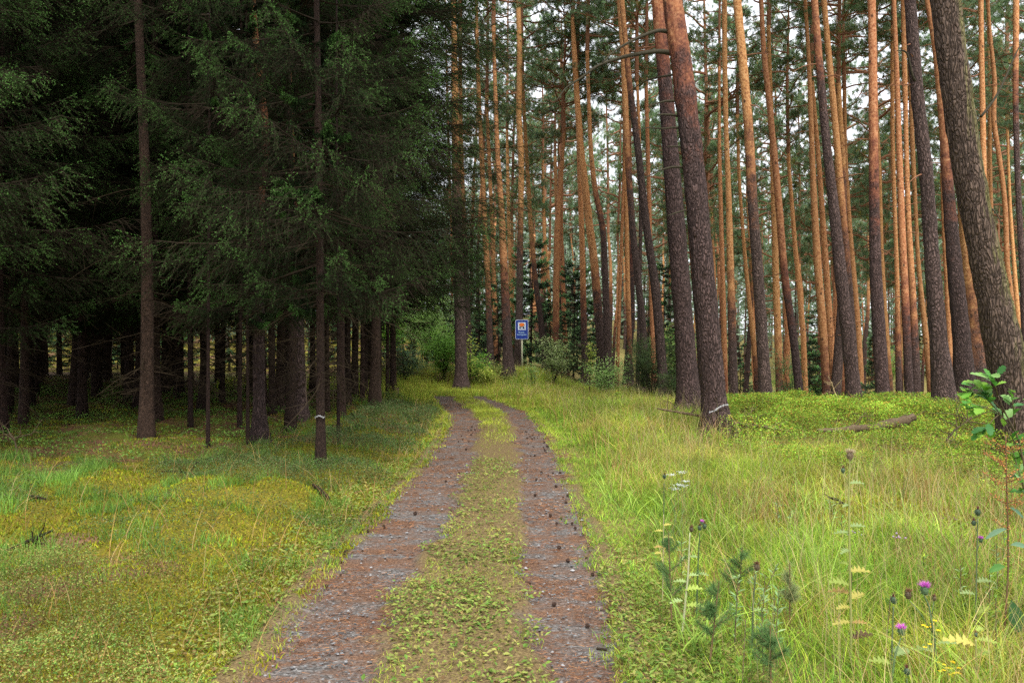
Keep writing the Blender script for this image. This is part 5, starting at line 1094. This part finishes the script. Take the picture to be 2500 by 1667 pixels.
def flowerhead(root, c, r_, kind):
    r_ = r_ * .82
    """kind: 'pink' open bloom, 'bud' dark closed head, 'brown' spent head, 'fluff' beige seed head"""
    b = np.array(root.location); c = c - b; m1 = MB(); h = ob('flower_head', None, None) if False else None
    gcol = {'pink': (.09, .15, .07), 'bud': (.07, .11, .06), 'brown': (.12, .09, .05), 'fluff': (.20, .15, .09)}[kind]
    V, T, _ = ball(c, r_ * .62, r_ * .85, None); m1.add(V, T, gcol)
    n = 90; D = nrm(rng.normal(size=(n, 3)) + [0, 0, .1]); V, T = needles(c + D * [r_ * .5, r_ * .5, r_ * .7], D + [0, 0, .3], r_ * .5, r_ * .14); m1.add(V, T, np.array(gcol) * 1.3)
    h = ob('flower_head', m1.mesh('flower_head', [SPIKE], False), root)
    if kind != 'bud' or True:
        tc_ = {'pink': (.60, .14, .55), 'bud': (.16, .06, .05), 'brown': (.17, .09, .05), 'fluff': (.34, .27, .18)}[kind]; n = {'pink': 170, 'bud': 50, 'brown': 90, 'fluff': 150}[kind]; sp_ = {'pink': .9, 'bud': .25, 'brown': .6, 'fluff': 1.1}[kind]
        D = nrm(rng.normal(size=(n, 3)) * [sp_, sp_, .35] + [0, 0, 1]); m2 = MB(); V, T = needles(c + [0, 0, r_ * .5] + D * r_ * .15, D, r_ * rng.uniform(.7, 1.35, n), r_ * .13); m2.add(V, T, np.repeat(mixc([tc_, tuple(1.3 * v for v in tc_)], n), 3, 0))
        ob('petals', m2.mesh('petals', [PETAL]), h)
def thistle(label, d, px0, tops, leaves_, heads, scol=(.20, .26, .09), r_=.004, sides=()):
    P = stem_path(px0, tops, d); b = P[0].copy(); root = empty('thistle', tuple(b), label, 'thistle')
    mb = MB(); Q = along(P, np.linspace(0, 1, 24)); mb.add(*tube(Q - b, np.linspace(r_ * 1.6, r_ * .8, 24), 6), C=scol)
    for (a0, a1) in sides:
        A = W(a0[0], a0[1], d); B = W(a1[0], a1[1], d); M_ = (A + B) / 2 + [0, 0, .012]; mb.add(*tube(np.array([A, M_, B]) - b, [r_ * .7, r_ * .6, r_ * .5], 5), C=scol)
    ob('stem', mb.mesh('thistle_stem', [SPIKE], True), root)
    if leaves_:
        mb = MB()
        for (px, py, side, ln, col) in leaves_:
            A = W(px, py, d) - b; a = rng.uniform(-.9, .9); D = np.array([side * math.cos(a), math.sin(a) * .8, rng.uniform(.15, .55)]); L_ = ln / F * d
            V, T = lobed(A, D, np.array([0.1 * side, -.45, 1.]), L_, L_ * .55, 5, .85, .35); mb.add(V, T, col)
        ob('leaves', mb.mesh('thistle_leaves', [LEAFM]), root)
    for px, py, rr_, kd in heads: flowerhead(root, W(px, py, d), rr_ / F * d, kd)
    return root
YL = (.42, .37, .09); YG = (.27, .34, .07); OCH = (.38, .25, .08); BRN = (.10, .055, .03); PG = (.24, .32, .12)
thistle('tall yellowing thistle with a fluffy beige seed head on top', 4.15, 2078, [(2077, 1500), (2074, 1350), (2072, 1200), (2075, 1118)],
        [(2074, 1180, 1, 38, PG), (2073, 1232, -1, 30, PG), (2073, 1285, 1, 40, PG), (2074, 1300, -1, 36, PG), (2074, 1342, -1, 40, PG), (2074, 1395, 1, 58, YL), (2075, 1378, -1, 30, YG), (2075, 1428, -1, 62, YG), (2075, 1462, 1, 60, YL), (2076, 1448, -1, 55, OCH), (2076, 1482, -1, 44, YL), (2077, 1520, 1, 40, OCH), (2077, 1518, -1, 46, YL), (2078, 1558, 1, 62, BRN), (2079, 1620, -1, 52, BRN), (2079, 1628, 1, 48, BRN)], [(2075, 1112, 15, 'fluff'), (2058, 1148, 9, 'bud')], scol=(.36, .38, .12), r_=.0045, sides=[((2073, 1190), (2059, 1155))])
thistle('pale dry thistle stalk with thin drooping yellow-green leaves', 4.7, 1665, [(1672, 1480), (1680, 1400), (1684, 1300)],
        [(1674, 1478, 1, 46, YG), (1668, 1465, -1, 38, PG), (1676, 1420, -1, 34, PG), (1678, 1405, 1, 30, PG), (1670, 1440, 1, 48, YG)], [(1688, 1292, 9, 'brown')], scol=(.45, .46, .26), r_=.005)
thistle('dark green thistle with a knot of three closed heads', 5.0, 1700, [(1704, 1380), (1708, 1300)], [(1702, 1400, 1, 30, PG), (1705, 1360, -1, 26, PG)], [(1708, 1288, 9, 'bud'), (1720, 1284, 9, 'bud'), (1714, 1276, 7, 'pink')], scol=(.10, .15, .06))
thistle('slim bleached thistle with a ladder of small yellow leaves', 5.3, 1617, [(1619, 1380), (1620, 1255)], [(1619, 1283, 1, 22, YL), (1619, 1296, -1, 22, YL), (1619, 1312, 1, 28, YL), (1619, 1336, -1, 24, OCH), (1619, 1340, 1, 14, OCH), (1618, 1352, -1, 30, YL)], [], scol=(.46, .42, .20), r_=.003)
thistle('thistle with the larger pink bloom and a brown spent head beside it', 3.95, 2290, [(2282, 1560), (2268, 1480), (2257, 1455)], [(2288, 1590, -1, 60, PG), (2286, 1570, 1, 50, PG)], [(2257, 1440, 18, 'pink'), (2281, 1460, 9, 'brown'), (2217, 1452, 15, 'brown')], scol=(.10, .15, .07), r_=.004, sides=[((2274, 1510), (2280, 1466)), ((2278, 1545), (2220, 1465))])
thistle('dark-stemmed thistle with one dull closed head, left of the larger bloom', 4.0, 2176, [(2178, 1560), (2181, 1480)], [(2177, 1590, 1, 46, PG)], [(2181, 1464, 13, 'bud')], scol=(.13, .16, .08))
thistle('thistle with the small low pink bloom', 3.8, 2170, [(2185, 1600), (2199, 1556)], [(2176, 1620, -1, 56, YG), (2182, 1600, 1, 50, PG)], [(2200, 1540, 15, 'pink')], scol=(.14, .20, .09))
thistle('tall thin thistle with two dark buds and one pink-tipped bud', 4.5, 2380, [(2382, 1500), (2384, 1380), (2387, 1265)], [(2381, 1450, -1, 40, PG), (2382, 1420, 1, 46, PG), (2381, 1500, 1, 60, YG)], [(2387, 1250, 12, 'bud'), (2377, 1276, 10, 'bud'), (2394, 1318, 9, 'pink')], scol=(.16, .20, .10), r_=.0035, sides=[((2386, 1300), (2378, 1286)), ((2384, 1350), (2393, 1326))])
thistle('short thistle bud at the very bottom of the meadow', 3.7, 2213, [(2214, 1655)], [], [(2214, 1638, 13, 'bud')], scol=(.12, .16, .08))
thistle('thistle with a lone leaning brown head near the small pines', 4.4, 1836, [(1838, 1480), (1845, 1400)], [(1838, 1490, 1, 40, PG)], [(1848, 1384, 13, 'brown')], scol=(.13, .17, .08))
thistle('distant thistle with a single dark head by the white yarrow', 6.8, 1620, [(1621, 1180)], [], [(1622, 1163, 8, 'bud')], scol=(.13, .17, .08))
thistle('thistle with a ragged yellow leaf bow at the meadow bottom', 3.8, 2385, [(2384, 1620), (2382, 1560)], [(2384, 1575, -1, 80, YL), (2384, 1560, 1, 46, YG), (2383, 1540, 1, 44, YG), (2384, 1600, 1, 60, YG)], [(2382, 1548, 8, 'bud')], scol=(.34, .34, .12))
for lab, px, py, d in (('small lilac flower cluster on a dark wiry stem', 2194, 1308, 6.2), ('pair of small lilac flowers beside the tall yellowing thistle', 2086, 1300, 6.8), ('brownish faded flower cluster far out in the meadow', 2320, 1264, 7.0)):
    P = stem_path(px + 14, [(px + 8, py + 80), (px, py)], d); b = P[0].copy(); root = empty('wild_flower', tuple(b), lab, 'wild flower'); mb = MB(); mb.add(*tube(along(P, np.linspace(0, 1, 12)) - b, .0028, 5), C=(.12, .14, .08)); ob('stem', mb.mesh('flower_stem', [SPIKE]), root)
    mb = MB()
    for k in range(7): V, T, c_ = ball(P[-1] - b + rng.normal(size=3) * [.035, .02, .008], .009, .008, None, 7, 5); mb.add(V, T, (.42, .30, .46) if 'lilac' in lab else (.26, .16, .12))
    ob('petals', mb.mesh('petals', [PETAL]), root)
root = empty('yarrow', tuple(gp(1652, 6.9)), 'white-flowered yarrow standing in the grass of the verge', 'wild flower'); mb, m2 = MB(), MB()
for px, py in ((1640, 1158), (1664, 1152), (1672, 1174), (1657, 1183), (1648, 1192), (1668, 1185)):
    c_ = W(px, py, 6.9) - np.array(root.location); mb.add(*tube(np.array([[rng.normal() * .03, 0, 0], c_ * [1, 1, .6], c_]), .002, 4), C=(.2, .26, .1)); k = 60; q = c_ + rng.normal(size=(k, 3)) * [.022, .022, .004]; V, T = leaves(q, rng.normal(size=(k, 3)) * [1, 1, .1], np.tile([0, 0, 1.], (k, 1)), .008, .007); m2.add(V, T, (.66, .70, .72))
ob('stems', mb.mesh('yarrow_stems', [SPIKE]), root); ob('flowers', m2.mesh('yarrow_flowers', [PETAL]), root)
for lab, px, py, d in (('yellow-flowered weed below the larger pink thistle bloom', 2272, 1528, 4.0), ('clump of small yellow flowers at the bottom of the meadow', 2334, 1643, 3.75), ('low yellow flowers left of the bottom yellow clump', 2305, 1618, 3.85), ('lone yellow flower low in the meadow between the thistles', 2262, 1575, 3.9)):
    g0 = gp(px, d); root = empty('yellow_flower', tuple(g0), lab, 'wild flower'); mb, m2 = MB(), MB(); cnt_ = 7 if 'lone' not in lab else 2
    for k in range(cnt_):
        c_ = W(px + rng.normal() * 9, py + rng.normal() * 7, d) + [0, rng.normal() * .03, 0] - g0; c_[2] = max(c_[2], .04); mb.add(*tube(np.array([[0, 0, 0], c_ * [.6, .6, .7], c_]), .0016, 4), C=(.2, .3, .08)); a = np.linspace(0, 6.28, 6)[:5]
        V, T = leaves(np.tile(c_, (5, 1)), np.stack([np.cos(a), np.sin(a), .25 + 0 * a], 1), np.tile([0, 0, 1.], (5, 1)), .013, .010); m2.add(V, T, (.85, .60, .02))
    ob('stems', mb.mesh('flower_stems', [SPIKE]), root); ob('petals', m2.mesh('petals', [PETAL]), root)
# rusty dock
d = 4.35; P = stem_path(2446, [(2453, 1530), (2461, 1400), (2461, 1290), (2458, 1200), (2456, 1120), (2455, 1062)], d); b = P[0].copy()
root = empty('dock_plant', tuple(b), 'tall rust-coloured dock in seed with one broad green leaf', 'weed'); mb = MB(); mb.add(*tube(along(P, np.linspace(0, 1, 30)) - b, np.linspace(.006, .003, 30), 7), C=(.20, .12, .06)); sd = MB(); sb = []
for k in range(17):
    t = rng.uniform(.42, .93); A = along(P, np.array(t)) - b; s_ = 1 if k % 2 else -1; L_ = rng.uniform(.06, .17) * (1.15 - t * .5); B = A + [s_ * L_, rng.normal() * .05, L_ * rng.uniform(.3, .9)]; mb.add(*tube(np.array([A, (A + B) / 2 - [0, 0, .012], B]), .0018, 4), C=(.24, .13, .06)); sb.append(lerp(A, B, rng.random((34, 1))))
sb.append(along(P, rng.uniform(.35, .95, 130)) - b); Q = np.concatenate(sb) + rng.normal(size=(sum(len(q) for q in sb), 3)) * .0045
V, T = leaves(Q, rng.normal(size=Q.shape), nrm(rng.normal(size=Q.shape)), .009, .008); sd.add(V, T, np.repeat(mixc([(.42, .17, .05), (.30, .10, .04), (.50, .24, .08)], len(Q)), 4, 0))
ob('stem', mb.mesh('dock_stem', [SPIKE], True), root); ob('seeds', sd.mesh('dock_seeds', [PETAL]), root)
def oval(mb, A, D, L_, w, col, droop=.4):
    V, T = lobed(A, D, np.array([0, -.8, .6]), L_, w, 6, .12, droop, .2, True); mb.add(V, T, col)
mb = MB(); oval(mb, W(2468, 1462, d) - b, np.array([.15, -.1, -.9]), .17, .095, (.05, .12, .04), .05); oval(mb, W(2455, 1382, d) - b, np.array([-.8, -.1, .1]), .10, .04, (.08, .2, .04)); oval(mb, W(2462, 1290, d) - b, np.array([-.9, .1, -.1]), .12, .03, (.14, .24, .14)); oval(mb, W(2464, 1238, d) - b, np.array([.9, .1, -.3]), .09, .03, (.10, .2, .12)); oval(mb, W(2466, 1330, d) - b, np.array([.9, 0, .2]), .10, .035, (.14, .24, .14))
ob('leaves', mb.mesh('dock_leaves', [LEAFM]), root)
# oak sapling
d = 4.7; P = stem_path(2530, [(2524, 1400), (2512, 1250), (2500, 1130), (2482, 1060), (2455, 1010), (2436, 965)], d); b = P[0].copy()
root = empty('oak_sapling', tuple(b), 'young oak with glossy lobed green leaves in front of the leaning mossy pine', 'sapling'); st, lf = MB(), MB(); st.add(*tube(along(P, np.linspace(0, 1, 36)) - b, np.linspace(.008, .003, 36), 7), C=(.12, .09, .05))
OAKC = [(.07, .22, .03), (.13, .32, .03), (.14, .28, .08), (.05, .16, .04), (.20, .38, .05), (.18, .32, .09)]
for a_, e_ in (((2482, 1060), (2395, 960)), ((2500, 1130), (2440, 1010)), ((2455, 1010), (2380, 940)), ((2436, 965), (2420, 915)), ((2478, 1050), (2470, 960)), ((2490, 1090), (2540, 1000)), ((2512, 1250), (2470, 1090)), ((2512, 1240), (2490, 1160)), ((2395, 960), (2345, 952)), ((2440, 1010), (2405, 1050)), ((2440, 1010), (2370, 985))):
    A = W(*a_, d) - b; B = W(*e_, d + rng.uniform(-.12, .12)) - b; st.add(*tube(np.array([A, (A + B) / 2 + [0, 0, .01], B]), [.0035, .003, .002], 5), C=(.14, .11, .05))
    for q in range(9):
        t = rng.uniform(.35, 1.05); p = lerp(A, B, t) + rng.normal(size=3) * .008; dr_ = (B - A) / np.linalg.norm(B - A); D = nrm(dr_ * .8 + rng.normal(size=3) * [.8, .7, .35] + [0, -.15, 0]); L_ = rng.uniform(.065, .115)
        V, T = lobed(p, D, np.array([rng.normal() * .3, -.35, 1.]), L_, L_ * .58, 4, .35, rng.uniform(.1, .4), .18, True); lf.add(V, T, OAKC[rng.integers(6)])
OAKM = mat_leaf('oak_leaves', .35, .5, .25, .1); ob('stem', st.mesh('oak_stem', [SPIKE], True), root); ob('leaves', lf.mesh('oak_leaves', [OAKM]), root)
# little pines in the verge
def pinelet(label, px0, top, d, w, col=(.075, .145, .045)):
    P = stem_path(px0, [((px0 + top[0]) / 2, (top[1] + HY + (EYE) * F / d) / 2), top], d); b = P[0].copy(); root = empty('pine_seedling', tuple(b), label, 'pine seedling'); st, nd = MB(), MB()
    Q = along(P, np.linspace(0, 1, 14)) - b; st.add(*tube(Q, np.linspace(.006, .003, 14), 6), C=(.22, .14, .07)); H = Q[-1, 2]; A_, B_ = [Q[3:-1]], [Q[4:]]
    for k in range(12):
        t = rng.uniform(.25, .85); A = along(Q, np.array(t)); a = rng.uniform(0, 6.28); L_ = w * (1.1 - t) * rng.uniform(.6, 1.1); B = A + [math.cos(a) * L_, math.sin(a) * L_, L_ * .8]; st.add(*sticks(A[None], B[None], .003, .002), C=(.25, .17, .08)); A_.append(lerp(A, B, np.linspace(.1, .9, 5)[:, None])); B_.append(lerp(A, B, np.linspace(.3, 1.1, 5)[:, None]))
    A = np.concatenate(A_); B = np.concatenate(B_); i_ = np.repeat(np.arange(len(A)), 34); p = lerp(A[i_], B[i_], rng.random((len(i_), 1))); D = nrm(nrm(B[i_] - A[i_]) * .7 + nrm(rng.normal(size=p.shape)) * .8); V, T = needles(p, D, rng.uniform(.035, .06, len(p)), .0018); nd.add(V, T, np.repeat(mixc([col, tuple(1.3 * v for v in col)], len(p)), 3, 0))
    ob('stem', st.mesh('seedling_stem', [SPIKE]), root); ob('needles', nd.mesh('seedling_needles', [NEEDLE]), root)
pinelet('bluish pine seedling among the bleached and pale thistles', 1640, (1632, 1300), 4.9, .20)
pinelet('bushy pine seedling with a crooked brown stem at the verge', 1732, (1755, 1420), 4.25, .16)
pinelet('soft-needled pine seedling at the bottom of the meadow', 1882, (1880, 1525), 3.85, .15)
pinelet('small bottlebrush pine seedling in the straw-coloured grass', 1928, (1928, 1372), 4.7, .07, (.16, .19, .08))
pinelet('faint pine seedling behind the lone brown thistle head', 1800, (1812, 1335), 5.2, .16)
# leafy herbs
def herb(label, px0, top, d, n, ln, cols, group=None):
    P = stem_path(px0, [top], d); b = P[0].copy(); root = empty('leafy_herb', tuple(b), label, 'herb', group); st, lf = MB(), MB(); st.add(*tube(along(P, np.linspace(0, 1, 8)) - b, .0022, 5), C=(.16, .12, .07)); t = rng.uniform(.2, 1.0, n); A = along(P, t) - b; a = np.arange(n) * 2.4
    D = np.stack([np.cos(a), np.sin(a), rng.uniform(.1, .9, n)], 1); V, T = leaves(A, D, np.tile([0, -.2, 1.], (n, 1)), ln * rng.uniform(.7, 1.2, n), ln * .24); lf.add(V, T, np.repeat(mixc(cols, n), 4, 0)); ob('stem', st.mesh('herb_stem', [SPIKE]), root); ob('leaves', lf.mesh('herb_leaves', [LEAFM]), root)
HC = [(.22, .34, .14), (.16, .28, .09), (.28, .38, .17)]
herb('grey-green leafy herb with a dark stem in the middle of the verge', 1793, (1802, 1405), 4.4, 26, .055, HC)
herb('taller grey-green herb right of the dark-stemmed one', 1856, (1868, 1405), 4.4, 30, .055, HC)
herb('grey-green herb with wide leaves beside the bottlebrush seedling', 1890, (1902, 1440), 4.3, 30, .06, HC)
herb('pale herb reaching up between the two grey-green ones', 1830, (1898, 1378), 4.9, 26, .05, HC)
hx = np.random.default_rng(6)
for k in range(40):
    d = hx.uniform(3.6, 9); px = hx.uniform(1600, 2560); hh = hx.uniform(.18, .42)
    if (px - CX) / F * d < ex(E_RR, d) + .35: continue
    herb('small green herb standing among the meadow grasses', px, (px + hx.normal() * 8, HY + (EYE - .08 - hh) * F / d), d, 18, hx.uniform(.03, .05), [HC, G1, DG][k % 3], 'small herbs of the meadow')
# fallen wood
def log(name, label, pts, d0, d1, r_, mat, cat, jag=.12, twigs=0, tl=.4, seed=1):
    g = np.random.default_rng(seed); P = np.array([W(px, py, lerp(d0, d1, k / (len(pts) - 1))) for k, (px, py) in enumerate(pts)]); P[:, 2] = np.maximum(P[:, 2], gz(P[:, 0], P[:, 1]) + .05)
    b = P[0].copy(); Q = along(P, np.linspace(0, 1, 30)); Q[1:-1] = (Q[:-2] + Q[1:-1] * 2 + Q[2:]) / 4; rr_ = np.interp(np.linspace(0, 1, 30), np.linspace(0, 1, len(r_)), r_) * (1 + g.normal(size=30) * jag)
    root = empty(name, tuple(b), label, cat); nz = g.normal(size=(30, 12)) * .05; mb = MB(); mb.add(*tube(Q - b, rr_, 12, lambda i_, a_: nz * rr_[:, None])); ob('trunk' if 'log' in name else 'stem', mb.mesh(name, [mat], True), root)
    if twigs:
        mb = MB()
        for k in range(twigs):
            A = along(Q, np.array(g.uniform(.05, .98))) - b; D = nrm(g.normal(size=3) * [1, .6, .6] + [0, 0, .7]); L_ = tl * g.uniform(.3, 1); M_ = A + D * L_ * .5 + g.normal(size=3) * .02; B = M_ + nrm(D + g.normal(size=3) * .5) * L_ * .5; mb.add(*tube(np.array([A, M_, B]), [.008, .006, .003], 4))
            for q in range(3): e = lerp(M_, B, g.random()); mb.add(*sticks(e[None], (e + g.normal(size=3) * .08)[None], .003, .0015))
        ob('twigs', mb.mesh('fallen_twigs', [mat]), root)
    return root
log('fallen_log', 'broken fallen log lying in the bilberries on the mound', [(1996, 1050), (2040, 1051), (2090, 1046), (2140, 1042), (2160, 1036), (2200, 1030), (2230, 1018)], 13.3, 13.8, [.03, .05, .058, .06, .075, .085, .06], DEAD, 'fallen log', twigs=7, tl=.5, seed=3)
log('fallen_branch', 'long thin fallen branch passing behind the foot of the paint-marked pine', [(1604, 997), (1650, 1005), (1722, 1017), (1784, 1032), (1830, 1038), (1868, 1042), (1932, 1053)], 15.2, 13.9, [.014, .022, .03, .036, .034, .03, .02], DEAD, 'fallen branch', twigs=22, tl=.7, seed=4)
log('fallen_branch', 'pale forked dead branch sticking up behind the mound crest', [(2045, 972), (2036, 955), (2030, 932)], 19.5, 19.5, [.02, .016, .01], mat_plain('bleached_wood', (.34, .25, .13), .9, .2, noise=.3), 'dead branch', twigs=5, tl=.5, seed=6)
log('fallen_branch', 'tangle of bleached dead twigs below the last dark grey pine', [(2310, 1075), (2330, 1050), (2350, 1035), (2372, 1020)], 12.4, 12.8, [.012, .014, .010, .006], DEAD, 'dead branch', twigs=16, tl=.7, seed=7)
log('fallen_branch', 'dead stick on the ochre moss behind the tall yellow thistle', [(2020, 1213), (2042, 1218), (2062, 1230)], 8.1, 8.0, [.01, .013, .008], TWIG, 'stick', twigs=2, tl=.2, seed=8)
log('fallen_branch', 'mossy rotten log end on the bank below the paint-ringed spruce', [(765, 1197), (785, 1208), (805, 1226)], 8.9, 8.5, [.018, .024, .016], TWIG, 'log', seed=9)
log('fallen_branch', 'dark crooked twig standing on the left moss bank', [(110, 1352), (84, 1336), (80, 1318), (79, 1296)], 6.2, 6.2, [.005, .008, .008, .004], TWIG, 'twig', twigs=2, tl=.25, seed=10)
log('fallen_branch', 'brown stick half sunk in moss near the left frame edge', [(14, 1374), (60, 1362), (128, 1350)], 6.0, 6.4, [.008, .014, .01], TWIG, 'stick', seed=11)
log('fallen_branch', 'short dark stick lying on yellow moss left of the grass tufts', [(68, 1230), (90, 1237), (112, 1240)], 8.2, 8.0, [.012, .016, .01], TWIG, 'stick', seed=12)
log('fallen_branch', 'thin bowed branch on the bank behind the heathery clump', [(395, 1170), (430, 1164), (470, 1163), (505, 1180)], 9.9, 9.7, [.006, .01, .01, .006], TWIG, 'stick', twigs=3, tl=.25, seed=13)
log('fallen_branch', 'bent dead branch standing at the left frame edge before the dark stand', [(38, 1128), (42, 1100), (36, 1072), (22, 1058)], 11.0, 11.0, [.012, .012, .010, .006], DEAD, 'dead branch', twigs=6, tl=.5, seed=14)
log('fallen_branch', 'dead bough on the ground by the nearest sturdy spruce', [(985, 1022), (1004, 1030), (1024, 1036)], 18.0, 17.4, [.02, .025, .015], TWIG, 'dead branch', twigs=3, tl=.3, seed=15)
log('stick', 'dark flat bark piece lying across the right wheel rut', [(1456, 1594), (1470, 1596), (1482, 1598)], 4.38, 4.36, [.006, .009, .005], TWIG, 'bark piece', seed=16)
xs_, d = (967 - CX) / F * 23.5, 23.5; root = empty('tree_stump', (xs_, d, float(gz(xs_, d))), 'small jagged grey stump at the end of the spruce stand', 'stump'); g = np.random.default_rng(2); z = np.linspace(-.1, .42, 9); mb = MB(); nzz = g.normal(size=(9, 14)) * .12
mb.add(*tube(np.stack([0 * z, 0 * z, z], 1), np.linspace(.15, .07, 9), 14, lambda i_, a_: nzz * .1)); ob('trunk', mb.mesh('stump', [DEAD]), root)
# pine cones
def cone_mesh():
    m = MB(); V, T, _ = ball(np.zeros(3), .017, .026, None, 10, 8); m.add(V, T); k = np.arange(46); ph = k * 2.39996; z = -.022 + .045 * k / 46; r_ = .017 * np.sqrt(np.clip(1 - (z / .028) ** 2, .05, 1)); P = np.stack([r_ * np.cos(ph), r_ * np.sin(ph), z], 1); D = np.stack([np.cos(ph), np.sin(ph), .7 + 0 * ph], 1); V, T = leaves(P, D, np.stack([-np.cos(ph) * .7, -np.sin(ph) * .7, 1 + 0 * ph], 1), .013, .013, -.3); m.add(V, T)
    return m.mesh('pine_cone', [mat_plain('cone_brown', (.055, .032, .022), .8, .25, noise=.4, nscale=120)])
CM = cone_mesh(); gc = np.random.default_rng(12); k = 0
while k < 115:
    if gc.random() < .55: y = gc.uniform(4.5, 16); x = float(ex(E_RR, y)) - abs(gc.normal()) * .22
    elif gc.random() < .6: y = gc.uniform(5.5, 17); x = float(ex(E_LL, y)) + gc.uniform(.0, .9)
    else: y = gc.uniform(3.5, 18); x = gc.uniform(float(ex(E_LL, y)), float(ex(E_RR, y)))
    if 0 < x - float(ex(E_LR, y)) and x < float(ex(E_RL, y)) and gc.random() < .6: continue
    o = ob('pine_cone', CM, None, (x, y, float(gz(x, y)) + .006), 0, gc.uniform(.36, .72)); o.rotation_euler = (R(90) + gc.normal() * .4, gc.normal() * .4, gc.uniform(0, 6.28)); tag(o, 'small dark pine cone lying on the wheel ruts', 'pine cone', 'fallen pine cones on the track'); k += 1
